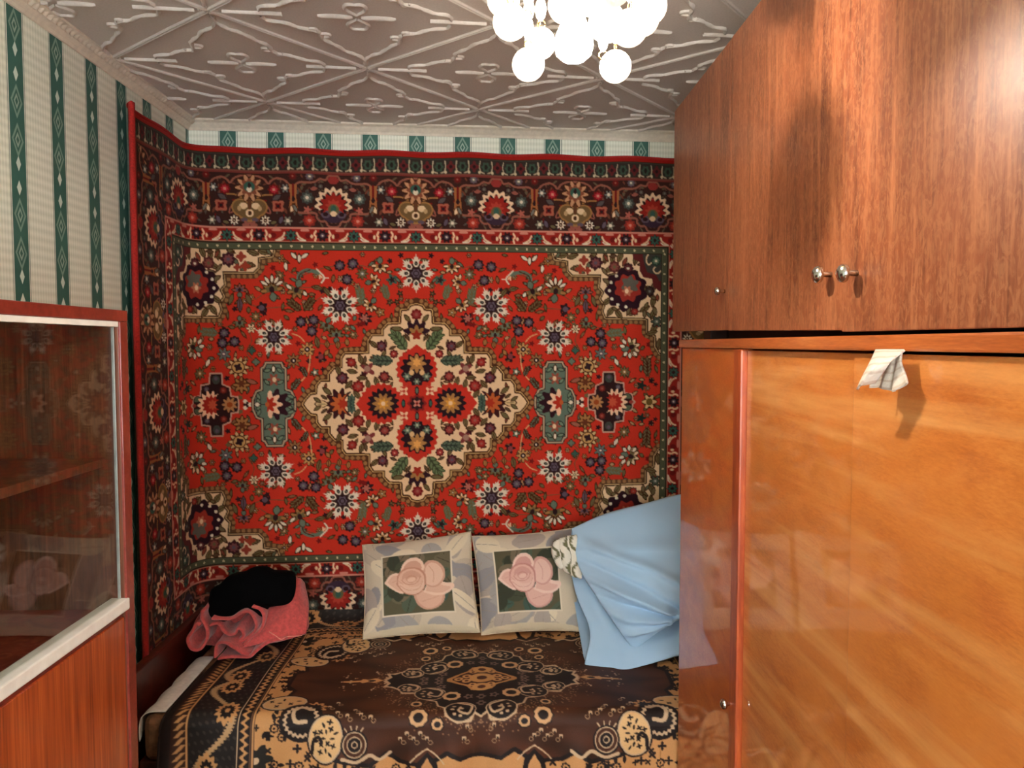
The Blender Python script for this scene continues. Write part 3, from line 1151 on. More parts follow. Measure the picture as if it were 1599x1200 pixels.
    for a, b, ra, rb in sh:
        c.ell(a * k, b * k, (ra + 0.4) * k, (rb + 0.4) * k, PALE)
        c.ell(a * k, b * k, ra * k, rb * k, BK)
        c.curve(P([(a + ra * 0.2, b - rb), (a - ra * 0.75, b - rb * 0.5), (a - ra * 0.6, b + rb * 0.4), (a + ra * 0.1, b + rb * 0.2), (a, b - rb * 0.3)]), 3.0, PALE)
        for dx, dy in ((0.4, 0.45), (0.0, 0.6), (0.55, 0.0), (0.45, -0.4), (-0.1, -0.1)):
            c.ell((a + ra * dx) * k, (b + rb * dy) * k, 2.4, 1.8, PALE)
    c.line(P([(26, 7), (29, 4.6), (31.5, 4.8), (30.4, 2.4), (32, 0.5)]), 2.0, PALE)
    for a, b, r in ((9.4, 11.4, 3.0), (18.7, 23, 2.8), (13, 25, 1.8), (19.8, 17, 1.8)):
        c.lobed(a * k, b * k, (r + 0.5) * k, 9, 0.08, BK)
        c.lobed(a * k, b * k, r * k, 9, 0.04, (214, 170, 122))
        c.ell(a * k, b * k, r * k * 0.55, r * k * 0.5, BK)
    c.poly(P([(0, 9.2), (3.4, 8.2), (5, 5.2), (7.6, 3.6), (11.5, 0.8), (11.5, 0), (0, 0)]), (196, 140, 84))
    c.poly(P([(0, 8.2), (2.8, 7.2), (4.2, 4.6), (7, 2.9), (9.6, 0.4), (9.6, 0), (0, 0)]), (64, 32, 20))
    for a, b, r in ((0, 6.6, 2.6), (0, 0, 3.4), (5.0, 1.6, 1.3), (7.6, 0, 1.2), (3.0, 4.6, 1.1)):
        c.ell(a * k, b * k, r * 1.2 * k, r * k, (210, 158, 98))
        c.ell(a * k, b * k, r * 0.5 * k, r * 0.42 * k, (80, 40, 24))
    for a, b in ((4, 12.4), (0, 13), (0, 17), (13, 4.5), (19, 1.6), (14, 1.2)):
        c.lobed(a * k, b * k, 6.5, 5, 0.2, (120, 96, 84))
        c.ell(a * k, b * k, 2.2, 2.2, BK)
    # tail flower
    c.poly(P([(32, 0), (35, 1.6), (37, 0.8), (39, 1.4), (40, 0)]), TAN)
    c.ell(36 * k, 0, 5, 2.6, BK)
    c.line(P([(40, 0.3), (45, 0.3)]), 2, TAN)
    # ---- guards and the black band, measured from the field's edge
    e = np.maximum(X - 67, Y - 42)
    side = (X - 67) > (Y - 42)
    s = np.where(side, Y, X)
    m = (e > 0) & (e < 5.2)
    c.img[m] = BK
    zz = np.abs(np.mod(s / 2.4, 1) - 0.5) * 2
    c.img[m & (np.abs(e - 2.9 - (zz - 0.5) * 1.5) < 0.6)] = TAN
    c.img[m & (np.abs(e - 0.4) < 0.22)] = TAN
    c.img[m & (np.abs(e - 4.9) < 0.28)] = PALE
    c.img[m & (np.abs(e - 1.1) < 0.16)] = (120, 84, 56)
    band = (e >= 5.2) & (e < 19.5)
    c.img[band] = (34, 28, 26)
    blob = (np.sin(s * 1.9 + 1.3 * e) * np.sin(e * 1.7 - s * 0.4) > 0.55) & band
    c.img[blob] = (62, 54, 46)
    wave = 12.3 + 5.4 * np.sin(s * 2 * math.pi / 34.0 + 0.4)
    th = 0.8 + 0.5 * (np.mod(s * 1.1, 1) > 0.45)
    c.img[band & (np.abs(e - wave) < th)] = (196, 158, 112)
    for s0, e0 in ((4, 13), (20, 9), (38, 14), (54, 9), (70, 13)):
        rr = np.hypot((s - s0) / 4.6, (e - e0) / 3.2)
        tt = np.arctan2(e - e0, s - s0)
        lob = 1 + 0.14 * np.cos(12 * tt)
        c.img[band & (rr < lob)] = TAN
        c.img[band & (rr < lob * 0.6)] = BK
        c.img[band & (rr < lob * 0.25)] = TAN
    o = (e >= 19.5) & (e < 24.5)
    c.img[o] = (60, 32, 20)
    c.img[o & (np.abs(e - 22 - (np.mod(s / 2.2, 1) - 0.5) * 2.4) < 0.75)] = TAN
    c.img[o & (np.abs(e - 19.9) < 0.3)] = TAN
    c.img[(e >= 24.5)] = (34, 22, 18)
    return c


# ------------------------------------------------------------------ rose cushion print, unit square -1..1
def cushion_print(seed, pale):
    S = 110.0
    c = Cv(-S, S, -S, S, 1.6, (214, 198, 172))
    rnd = random.Random(seed)
    # large ghost leaves on the pale ground
    for i in range(40):
        a = rnd.uniform(0, 6.28)
        x, y = rnd.uniform(-S, S), rnd.uniform(-S, S)
        col = rnd.choice([(178, 164, 152), (152, 148, 148), (230, 214, 184), (196, 180, 158), (168, 162, 156), (224, 208, 178)])
        c.ell(x, y, rnd.uniform(22, 38), rnd.uniform(13, 22), col, a)
        c.line([(x - 24 * math.cos(a), y - 24 * math.sin(a)), (x + 24 * math.cos(a), y + 24 * math.sin(a))], 1.2, (160, 148, 134))
    c.ell(0, -S * 0.96, S, 12, (214, 198, 166))
    # framed panel
    f = 68
    c.poly([(-f - 3, -f - 3), (f + 3, -f - 3), (f + 3, f + 3), (-f - 3, f + 3)], (226, 212, 186))
    sub = (slice(int((S - f) * 1.6), int((S + f) * 1.6)),) * 2
    c.poly([(-f, -f), (f, -f), (f, f), (-f, f)], (92, 88, 66))
    keep = c.img.copy()
    for i in range(34):
        x, y = rnd.uniform(-f, f), rnd.uniform(-f, f)
        a = rnd.uniform(0, 6.28)
        c.ell(x, y, rnd.uniform(16, 28), rnd.uniform(9, 15), rnd.choice([(72, 76, 58), (108, 100, 78), (84, 96, 78), (60, 64, 50), (120, 106, 84), (70, 92, 80)]), a)
        c.line([(x - 20 * math.cos(a), y - 20 * math.sin(a)), (x + 20 * math.cos(a), y + 20 * math.sin(a))], 1.2, (62, 60, 46))
    m = np.ones(c.img.shape[:2], bool)
    m[sub] = False
    c.img[m] = keep[m]
    p0, p1, p2, p3 = (226, 182, 158), (212, 162, 138), (238, 204, 180), (198, 140, 116)
    if pale:
        p0, p1, p2, p3 = (230, 184, 168), (216, 162, 150), (242, 208, 192), (202, 140, 130)
    # the rose: back petals, cup, inner folds
    def sp(pts, col):
        q = spline(pts + [pts[0]], 70)
        c.poly([(v[0] * 1.13, v[1] * 1.16 + 2) for v in q], col)
    mid = [(a_ + b_) // 2 for a_, b_ in zip(p0, p2)]
    sp([(-8, -24), (-2, -44), (14, -56), (34, -52), (46, -38), (44, -22), (20, -16)], p1)
    sp([(-4, -24), (2, -42), (16, -53), (32, -49), (42, -37), (40, -22), (20, -16)], p0)
    sp([(10, -22), (30, -30), (50, -28), (64, -16), (62, -8), (48, -6), (34, 2), (18, -6)], p2)
    sp([(14, -20), (32, -25), (48, -24), (58, -16), (46, -12), (32, -6), (18, -8)], p0)
    sp([(-58, 2), (-48, 16), (-34, 20), (-20, 10), (-14, -10), (-26, -22), (-44, -12)], p2)
    sp([(-52, 3), (-44, 13), (-34, 15), (-22, 6), (-20, -10), (-30, -17), (-42, -8)], p0)
    sp([(12, -6), (10, 24), (20, 40), (36, 38), (48, 24), (50, 6), (40, -10), (26, -14)], p1)
    sp([(16, -6), (15, 22), (23, 35), (35, 33), (44, 21), (46, 6), (37, -8), (26, -11)], mid)
    sp([(-30, 10), (-26, 32), (-16, 46), (-2, 50), (10, 42), (14, 26), (4, 14), (-14, 8)], p2)
    sp([(-26, 12), (-22, 30), (-14, 40), (-2, 43), (7, 36), (9, 25), (2, 15), (-14, 11)], p1)
    sp([(-36, -4), (-34, 14), (-24, 26), (-8, 30), (8, 24), (16, 8), (12, -14), (-2, -26), (-22, -22)], p3)
    sp([(-34, -4), (-32, 12), (-23, 23), (-8, 27), (6, 21), (13, 7), (10, -13), (-3, -24), (-21, -20)], p0)
    sp([(-33, -2), (-24, -2), (-10, -10), (4, -8), (12, 4), (11, -13), (-3, -24), (-22, -20)], mid)
    sp([(-27, 4), (-23, 17), (-10, 23), (3, 18), (8, 8), (0, 10), (-8, 14), (-18, 10)], p1)
    sp([(-20, 6), (-16, 13), (-7, 15), (1, 9), (-2, 2), (-9, -2), (-16, 0)], p1)
    sp([(-17, 5), (-13, 8), (-6, 9), (-2, 6), (-5, 2), (-10, 0), (-15, 1)], mid)
    for q, wd, col in (([(-30, -6), (-16, -16), (2, -14), (10, 0)], 1.4, p1), ([(-27, 5), (-20, -3), (-8, -5), (2, 1), (6, 10)], 1.4, p3), ([(-19, 8), (-12, 12), (-4, 11), (-1, 6)], 1.2, p3), ([(22, 30), (30, 14), (28, -4)], 1.6, p1),
                       ([(6, -40), (22, -36), (36, -32)], 1.6, p1), ([(-44, 2), (-34, 4), (-24, -4)], 1.4, p1)):
        c.curve([(a * 1.13, b * 1.16 + 2) for a, b in q], wd, col)
    return c


# ================================================================== the room
def wallpaper(name, u0):
    """striped paper; UV in metres"""
    t = NT(name)
    uvn = t.n('ShaderNodeUVMap')
    sep = t.n('ShaderNodeSeparateXYZ')
    t.t.links.new(uvn.outputs[0], sep.inputs[0])
    u, v = sep.outputs[0], sep.outputs[1]
    per = 0.1825
    x = t.m('MULTIPLY', t.m('SUBTRACT', t.m('FRACT', t.m('DIVIDE', t.m('SUBTRACT', u, u0 - per / 2), per)), 0.5), per)
    ax = t.m('ABSOLUTE', x)
    stripe = t.m('LESS_THAN', ax, 0.0305)
    pin = t.m('MULTIPLY', t.m('GREATER_THAN', ax, 0.0335), t.m('LESS_THAN', ax, 0.0365))
    pv = 0.28
    y = t.m('MULTIPLY', t.m('SUBTRACT', t.m('FRACT', t.m('DIVIDE', t.m('SUBTRACT', v, 0.06), pv)), 0.5), pv)

    def dia(y0, hx, hy):
        return t.m('ADD', t.m('DIVIDE', ax, hx), t.m('DIVIDE', t.m('ABSOLUTE', t.m('SUBTRACT', y, y0)), hy))
    # ground: a fine net of small lozenges
    a = t.m('SINE', t.m('MULTIPLY', t.m('ADD', u, t.m('MULTIPLY', v, 0.5)), 270.0))
    b = t.m('SINE', t.m('MULTIPLY', t.m('SUBTRACT', u, t.m('MULTIPLY', v, 0.5)), 270.0))
    net = t.m('MULTIPLY', t.m('ADD', t.m('MULTIPLY', a, b), 1.0), 0.5)
    col = t.mix(net, rgba((214, 220, 202)), rgba((244, 247, 232)))
    col = t.mix(pin, col, rgba((132, 150, 136)))
    gv = t.noise(t.coords((1, 1, 6)), 3.0)
    green = t.mix(gv, rgba((42, 90, 82)), rgba((62, 110, 98)))
    col = t.mix(stripe, col, green)
    for y0 in (-0.052, 0.043):
        d = dia(y0, 0.024, 0.043)
        ring = t.m('MULTIPLY', t.m('LESS_THAN', d, 1.0), t.m('GREATER_THAN', d, 0.72))
        col = t.mix(ring, col, rgba((126, 158, 142)))
        d2 = t.m('MULTIPLY', t.m('LESS_THAN', d, 0.46), t.m('GREATER_THAN', d, 0.24))
        col = t.mix(d2, col, rgba((150, 176, 160)))
    for y0 in (-0.138, 0.142, 0.098, -0.098):
        if y0 in (-0.098, 0.098):
            sm = t.m('LESS_THAN', dia(y0 + (0.012 if y0 > 0 else -0.012), 0.010, 0.019), 1.0)
        else:
            continue
        col = t.mix(sm, col, rgba((212, 226, 214)))
    t.principled(Base_Color=col, Roughness=0.62, Normal=t.bump(net, 0.12, 0.001))
    return t.mat


def wall(name, pts, uvs, mat, thick):
    """quad wall given inner corners (bottom a, bottom b, top b, top a) with a thickness outwards"""
    n = Vector(thick)
    inner = [Vector(p) for p in pts]
    outer = [p + n for p in inner]
    vs = inner + outer
    fs = [(0, 1, 2, 3), (7, 6, 5, 4), (0, 4, 5, 1), (1, 5, 6, 2), (2, 6, 7, 3), (3, 7, 4, 0)]
    me = bpy.data.meshes.new(name)
    me.from_pydata([tuple(v) for v in vs], [], fs)
    uv = me.uv_layers.new(name='UVMap')
    allu = list(uvs) + list(uvs)
    for lp in me.loops:
        uv.data[lp.index].uv = allu[lp.vertex_index]
    me.update()
    return struct(link(name, me, mat))


ybl, ybr = wall_y(X_LEFT), wall_y(X_RIGHT)
Lb = (X_RIGHT - X_LEFT) / math.cos(BACK_ANG)
paper_left = wallpaper('striped_wallpaper_left', 1.970)
paper_back = wallpaper('striped_wallpaper_back', 0.15)
wall('wall_left', [(X_LEFT, Y_REAR, 0), (X_LEFT, ybl, 0), (X_LEFT, ybl, Z_CEIL), (X_LEFT, Y_REAR, Z_CEIL)],
     [(Y_REAR, 0), (ybl, 0), (ybl, Z_CEIL), (Y_REAR, Z_CEIL)], paper_left, (-0.1, 0, 0))
wall('wall_back', [(X_LEFT, ybl, 0), (X_RIGHT, ybr, 0), (X_RIGHT, ybr, Z_CEIL), (X_LEFT, ybl, Z_CEIL)],
     [(0, 0), (Lb, 0), (Lb, Z_CEIL), (0, Z_CEIL)], paper_back, (0, 0.1, 0))
wall('wall_right', [(X_RIGHT, ybr, 0), (X_RIGHT, Y_REAR, 0), (X_RIGHT, Y_REAR, Z_CEIL), (X_RIGHT, ybr, Z_CEIL)],
     [(ybr, 0), (Y_REAR, 0), (Y_REAR, Z_CEIL), (ybr, Z_CEIL)], paper_left, (0.1, 0, 0))
# rear wall behind the photographer with an opening added for soft fill light
WX0, WX1, WZ0, WZ1 = -0.75, 0.65, 0.85, 2.2


def rear_wall():
    def ring(y):
        return [(X_LEFT, y, 0), (X_RIGHT, y, 0), (X_RIGHT, y, Z_CEIL), (X_LEFT, y, Z_CEIL), (WX0, y, WZ0), (WX1, y, WZ0), (WX1, y, WZ1), (WX0, y, WZ1)]
    vs = ring(Y_REAR) + ring(Y_REAR - 0.12)
    fs = []
    for o in (0, 8):
        for i in range(4):
            j = (i + 1) % 4
            fs.append((o + i, o + j, o + 4 + j, o + 4 + i))
    for i in range(4):
        j = (i + 1) % 4
        fs.append((i, j, 8 + j, 8 + i))
        fs.append((4 + i, 4 + j, 12 + j, 12 + i))
    me = mesh_from('wall_rear', vs, fs)
    uv = me.uv_layers.new(name='UVMap')
    for lp in me.loops:
        p = me.vertices[lp.vertex_index].co
        uv.data[lp.index].uv = (p.x, p.z)
    return struct(link('wall_rear', me, paper_left))


rear_wall()
white_paint = plain('white_gloss_paint', (228, 226, 218), 0.4, vary=0.03)


def fill_window():  # unseen frame in the opening added to let in fill light
    parts = []
    y0, y1 = Y_REAR - 0.09, Y_REAR - 0.03
    f = 0.06
    for x0, x1, z0, z1 in ((WX0, WX0 + f, WZ0, WZ1), (WX1 - f, WX1, WZ0, WZ1), (WX0, WX1, WZ0, WZ0 + f), (WX0, WX1, WZ1 - f, WZ1), (-0.08, -0.02, WZ0, WZ1)):
        vs = [(x, y, z) for x in (x0, x1) for y in (y0, y1) for z in (z0, z1)]
        fs = [(0, 1, 3, 2), (4, 6, 7, 5), (0, 4, 5, 1), (2, 3, 7, 6), (0, 2, 6, 4), (1, 5, 7, 3)]
        parts.append((vs, fs))
    return struct(link('fill_window_1', mesh_from('fill_window_1', *join(parts)), white_paint))


fill_window()

floor_mat = wood('brown_painted_boards', (78, 44, 26), (104, 60, 34), (126, 78, 46), (6, 0.6, 1), 4, 40, 0.4, 0.3)
floor = struct(box('floor', X_LEFT - 0.1, X_RIGHT + 0.1, Y_REAR - 0.1, 3.35, -0.08, 0.0, floor_mat, None, 0))
for i in range(19):
    bx = X_LEFT + 0.121 * i
    box('floor_board', bx + 0.001, min(bx + 0.1195, X_RIGHT), Y_REAR, wall_y(bx) - 0.002, 0.0, 0.012, floor_mat, floor, 0.0015)

# ------------------------------------------------------------------ ceiling with foam tiles laid on the diagonal
foam = plain('white_foam', (202, 194, 184), 0.55, nscale=180, vary=0.03)
ceiling = struct(box('ceiling', X_LEFT - 0.1, X_RIGHT + 0.1, Y_REAR - 0.1, 3.35, Z_CEIL + 0.012, Z_CEIL + 0.12, foam, None, 0))
TS = 0.535
TILE_ANG = math.radians(50.2)


def ridge(pts, w, h, n=None):
    """half-round relief strip hanging below z = 0 along 2D points; w is half width, number or list"""
    pts = [Vector((p[0], p[1])) for p in pts]
    m = len(pts)
    ws = w if isinstance(w, (list, tuple)) else [w] * m
    prof = [(-1, 0.0), (-0.6, 0.75), (0, 1.0), (0.6, 0.75), (1, 0.0)]
    vs, fs = [], []
    for i, p in enumerate(pts):
        t = pts[min(i + 1, m - 1)] - pts[max(i - 1, 0)]
        t.normalize()
        nn = Vector((-t.y, t.x))
        for a, b in prof:
            q = p + nn * a * ws[i]
            vs.append((q.x, q.y, -b * h * min(1.0, ws[i] / (max(ws) * 0.5) if max(ws) > 0 else 1)))
    k = len(prof)
    for i in range(m - 1):
        for j in range(k - 1):
            fs.append((i * k + j, i * k + j + 1, (i + 1) * k + j + 1, (i + 1) * k + j))
    return vs, fs


def tile_mesh():
    h = TS / 2
    parts = []
    e = h - 0.0012
    zt = 0.012
    # plate with a small rim: bottom face at z = 0 inside, rim slightly proud
    vs = [(-e, -e, zt), (e, -e, zt), (e, e, zt), (-e, e, zt), (-e, -e, -0.002), (e, -e, -0.002), (e, e, -0.002), (-e, e, -0.002)]
    r = e - 0.0035
    vs += [(-r, -r, -0.0025), (r, -r, -0.0025), (r, r, -0.0025), (-r, r, -0.0025)]
    r2 = r - 0.004
    vs += [(-r2, -r2, 0.0), (r2, -r2, 0.0), (r2, r2, 0.0), (-r2, r2, 0.0)]
    fs = [(3, 2, 1, 0)]
    for i in range(4):
        j = (i + 1) % 4
        fs += [(i, j, 4 + j, 4 + i), (4 + i, 4 + j, 8 + j, 8 + i), (8 + i, 8 + j, 12 + j, 12 + i)]
    fs.append((12, 13, 14, 15))
    parts.append((vs, fs))
    L = h

    def rot(p, k):
        x, y = p
        for _ in range(k):
            x, y = -y, x
        return (x * L, y * L)
    for k in range(4):
        deep = (k % 2 == 0)
        if not deep:
            # long petal of the centre flower and a long spike from the corner
            pet = [(0.03 + 0.24 * i / 10, 0.03 + 0.24 * i / 10) for i in range(11)]
            parts.append(ridge([rot(p, k) for p in pet], [0.0025 + 0.0085 * math.sin(math.pi * min(1, (i + 0.4) / 10.6)) ** 0.8 for i in range(11)], 0.0085))
            sp = [(0.91 - 0.40 * i / 12, 0.91 - 0.40 * i / 12) for i in range(13)]
            parts.append(ridge([rot(p, k) for p in sp], [0.0046, 0.0052, 0.0034] + [0.0028 + 0.0065 * (i / 12.0) ** 1.3 * (1 if i < 11 else 0.5) for i in range(3, 13)], 0.0085))
        else:
            # heart-shaped short petals
            for s in (-1, 1):
                hp = spline([(0.03, 0.03), (0.12 + s * 0.07, 0.12 - s * 0.07), (0.20 + s * 0.05, 0.20 - s * 0.05), (0.20, 0.20)], 11)
                parts.append(ridge([rot(p, k) for p in hp], [0.003 + 0.0035 * math.sin(math.pi * i / 10) for i in range(11)], 0.0065))
        b = [rot((0.945 + 0.010 * math.cos(a), 0.945 + 0.010 * math.sin(a)), k) for a in np.linspace(0, 5.6, 8)]
        parts.append(ridge(b, 0.0036, 0.005))
        # scroll along the edge: out of the near or far corner, beaded, to the side spike
        pts = [(-0.92, -0.90), (-0.78, -0.80), (-0.64, -0.76), (-0.50, -0.77), (-0.30, -0.72), (-0.14, -0.70), (-0.04, -0.62), (0.06, -0.58), (0.20, -0.64), (0.38, -0.66), (0.52, -0.74), (0.62, -0.70)]
        if not deep:
            pts = [(-x, y) for x, y in pts][::-1]
        sc = spline(pts, 81)
        wd = [0.0030 + 0.0048 * abs(math.sin(i * 0.42)) ** 1.5 * (0.55 + 0.45 * math.sin(math.pi * (i + 1) / 82)) for i in range(81)]
        parts.append(ridge([rot(p, k) for p in sc], wd, 0.0085))
        for s in (-1, 1):
            kn = spline([(s * 0.02, -0.60), (s * 0.08, -0.54), (s * 0.13, -0.58), (s * 0.10, -0.64)], 9)
            parts.append(ridge([rot(p, k) for p in kn], 0.0034, 0.0065))
        # raised bar along the joint
        parts.append(ridge([rot((-0.985 + 1.97 * i / 6, -0.985), k) for i in range(7)], 0.0032, 0.006))
    return join(parts)


tv, tf = tile_mesh()
tile_me = mesh_from('tile', tv, tf, True)
for pl_ in tile_me.polygons:
    if pl_.index < 14:
        pl_.use_smooth = False
tile_me.materials.append(foam)
ca, sa = math.cos(TILE_ANG), math.sin(TILE_ANG)
C0 = at_z(325, 15, Z_CEIL)
first = True
for i in range(-9, 8):
    for j in range(-9, 10):
        cx = C0.x + (i + 0.5) * TS * ca - (j + 0.5) * TS * sa
        cy = C0.y + (i + 0.5) * TS * sa + (j + 0.5) * TS * ca
        cor = [(cx + a * TS / 2 * ca - b * TS / 2 * sa, cy + a * TS / 2 * sa + b * TS / 2 * ca) for a in (-1, 1) for b in (-1, 1)]
        if max(p[0] for p in cor) < X_LEFT or min(p[0] for p in cor) > X_RIGHT or max(p[1] for p in cor) < Y_REAR:
            continue
        if min(p[1] - wall_y(p[0]) for p in cor) > 0:
            continue
        cut = (min(p[0] for p in cor) < X_LEFT or max(p[0] for p in cor) > X_RIGHT or min(p[1] for p in cor) < Y_REAR
               or max(p[1] - wall_y(p[0]) for p in cor) > 0)
        M = Matrix.Translation((cx, cy, Z_CEIL)) @ Matrix.Rotation(TILE_ANG, 4, 'Z')
        if cut:
            bm = bmesh.new()
            bm.from_mesh(tile_me)
            Mi = M.inverted()
            for co, no in (((X_LEFT, 0, 0), (-1, 0, 0)), ((X_RIGHT, 0, 0), (1, 0, 0)), ((0, Y_REAR, 0), (0, -1, 0)),
                           ((RUG_C[0], RUG_C[1], 0), (-math.sin(BACK_ANG), math.cos(BACK_ANG), 0))):
                geo = list(bm.verts) + list(bm.edges) + list(bm.faces)
                bmesh.ops.bisect_plane(bm, geom=geo, plane_co=Mi @ Vector(co), plane_no=(Mi.to_3x3() @ Vector(no)), clear_outer=True)
            if not bm.faces:
                bm.free()
                continue
            me = bpy.data.meshes.new('tile_cut')
            bm.to_mesh(me)
            bm.free()
            me.materials.append(foam)
        else:
            me = tile_me
        o = bpy.data.objects.new('tile', me)
        COL.objects.link(o)
        o.parent = ceiling
        o.matrix_local = M


# ------------------------------------------------------------------ cornice along the ceiling
cornice_mat = plain('cream_cornice', (224, 214, 196), 0.55, nscale=60, vary=0.04)


def cornice(name, a, b, inward, beads):
    a, b, n = Vector(a), Vector(b), Vector(inward)
    d = (b - a)
    L = d.length
    d.normalize()
    prof = [(0, 0), (0.0, -0.036), (0.006, -0.036), (0.010, -0.028), (0.020, -0.020), (0.028, -0.012), (0.036, -0.009), (0.042, -0.006), (0.042, 0)]
    vs, fs = [], []
    for p in (a, b):
        for w, z in prof:
            vs.append(p + n * w + Vector((0, 0, z)))
    k = len(prof)
    for i in range(k - 1):
        fs.append((i, i + 1, k + i + 1, k + i))
    fs += [tuple(range(k)), tuple(range(k, 2 * k))]
    o = struct(link(name, mesh_from(name, vs, fs), cornice_mat))
    if beads:
        parts = []
        m = int(L / 0.021)
        for i in range(m):
            c = a + d * ((i + 0.5) * L / m) + n * 0.030 + Vector((0, 0, -0.012))
            v = []
            for u_, w_, z_ in ((0, 0, -0.011), (0.009, 0, 0), (0.0045, 0.010, 0.002), (-0.0045, 0.010, 0.002), (-0.009, 0, 0), (-0.0045, -0.010, -0.004), (0.0045, -0.010, -0.004)):
                v.append(c + d * u_ + n * w_ + Vector((0, 0, z_)))
            parts.append((v, [(0, 1, 2), (0, 2, 3), (0, 3, 4), (0, 4, 5), (0, 5, 6), (0, 6, 1)]))
        bo = link('bead_row', mesh_from('bead_row', *join(parts), True), cornice_mat, o)
        bo['kind'] = 'stuff'
    return o


bd = Vector((math.cos(BACK_ANG), math.sin(BACK_ANG), 0))
cornice('trim_1', (X_LEFT, Y_REAR, Z_CEIL), (X_LEFT, ybl, Z_CEIL), (1, 0, 0), True)
cornice('trim_2', (X_LEFT, ybl, Z_CEIL), (X_RIGHT, ybr, Z_CEIL), (bd.y, -bd.x, 0), False)
cornice('trim_3', (X_RIGHT, Y_REAR, Z_CEIL), (X_RIGHT, ybr, Z_CEIL), (-1, 0, 0), True)
cornice('trim_4', (X_LEFT, Y_REAR, Z_CEIL), (X_RIGHT, Y_REAR, Z_CEIL), (0, 1, 0), True)


# ================================================================== wardrobe and upper cabinet on the right
XW = 0.55
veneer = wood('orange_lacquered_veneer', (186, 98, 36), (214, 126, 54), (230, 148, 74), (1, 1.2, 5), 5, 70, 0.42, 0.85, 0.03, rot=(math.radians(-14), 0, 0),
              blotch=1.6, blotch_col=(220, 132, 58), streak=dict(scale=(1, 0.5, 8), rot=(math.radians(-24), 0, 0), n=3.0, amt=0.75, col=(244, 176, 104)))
veneer_dark = wood('deep_orange_lacquered_veneer', (182, 88, 30), (212, 116, 46), (230, 140, 66), (1, 2, 5), 4, 60, 0.42, 0.7, 0.03,
                   blotch=1.4, blotch_col=(198, 98, 36))
slab_mat = wood('orange_board_edge', (150, 74, 32), (188, 100, 46), (212, 128, 66), (1, 0.6, 8), 8, 70, 0.35, 0.8, 0.08)
post_mat = wood('red_brown_batten', (136, 52, 20), (176, 78, 34), (206, 108, 54), (3, 3, 0.4), 10, 60, 0.4, 0.15, 0.2)
red_veneer = wood('mottled_red_brown_veneer', (78, 36, 19), (136, 75, 44), (184, 118, 76), (1, 8, 0.5), 5.0, 36, 0.42, 0.2, 0.2,
                  blotch=7.0, blotch_col=(142, 78, 45), blotch_stretch=(1, 2.0, 0.7), fine_amt=0.32,
                  fleck=dict(scale=(1, 1.6, 0.8), n=60.0, amt=0.28, col=(196, 136, 94)))
inner_dark = plain('dark_board', (60, 34, 20), 0.6)
chrome = plain('worn_chrome', (214, 210, 200), 0.18, 1.0, vary=0.05)
steel = plain('white_plastic_track', (250, 248, 240), 0.35, 0.0, vary=0.03)


def yw(px, x=XW):
    return at_x(px, 540, x).y


YF = yw(1067)
Y1a, Y1b = yw(1153.5), yw(1165)
Y2 = yw(1334)
YN = Y2 - (Y1b - Y2)
ward = thing('wardrobe', (0.83, (YF + YN) / 2, 0), 'orange lacquered wooden wardrobe with three tall doors and a rag caught in its top', 'wardrobe')
ZS0, ZS1 = at_x(1067, 543, XW).z, at_x(1067, 532, XW).z + 0.002
box('top_board', XW - 0.012, 1.10, YN - 0.03, YF + 0.004, ZS0, ZS1, slab_mat, ward)
box('side_panel', XW + 0.004, 1.10, YF - 0.022, YF, 0.0, ZS0, veneer_dark, ward)
box('side_panel', XW + 0.004, 1.10, YN - 0.026, YN - 0.004, 0.0, ZS0, veneer_dark, ward)
box('back_panel', 1.085, 1.10, YN, YF - 0.022, 0.05, ZS0, inner_dark, ward)
box('plinth', XW + 0.03, XW + 0.05, YN, YF - 0.022, 0.0, 0.08, veneer_dark, ward)
d1 = box('door', XW - 0.003, XW + 0.018, Y1a + 0.001, YF - 0.001, 0.085, ZS0 - 0.001, veneer_dark, ward, 0.002)
box('batten', XW - 0.011, XW + 0.02, Y1b, Y1a, 0.085, ZS0 - 0.001, post_mat, ward, 0.004)
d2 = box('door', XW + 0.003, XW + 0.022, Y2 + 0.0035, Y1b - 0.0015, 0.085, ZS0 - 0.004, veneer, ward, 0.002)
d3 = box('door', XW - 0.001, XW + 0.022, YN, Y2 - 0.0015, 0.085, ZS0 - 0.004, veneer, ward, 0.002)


def knob(name, px, py, x, parent, r=0.0115, l=0.024, label=None):
    p = at_x(px, py, x)
    v, f = lathe([(0.0045, 0.0), (0.0042, -l * 0.45), (0.006, -l * 0.6), (r * 0.9, -l * 0.66), (r, -l * 0.76), (r * 0.96, -l * 0.9), (r * 0.8, -l * 1.02), (r * 0.5, -l * 1.12), (0.001, -l * 1.16)], 20, 'x', p)
    o = link(name, mesh_from(name, v, f, True), chrome, parent)
    o['label'] = 'small chrome knob'
    return o


knob('knob', 1145, 1100, XW - 0.003, d1, 0.012, 0.026)
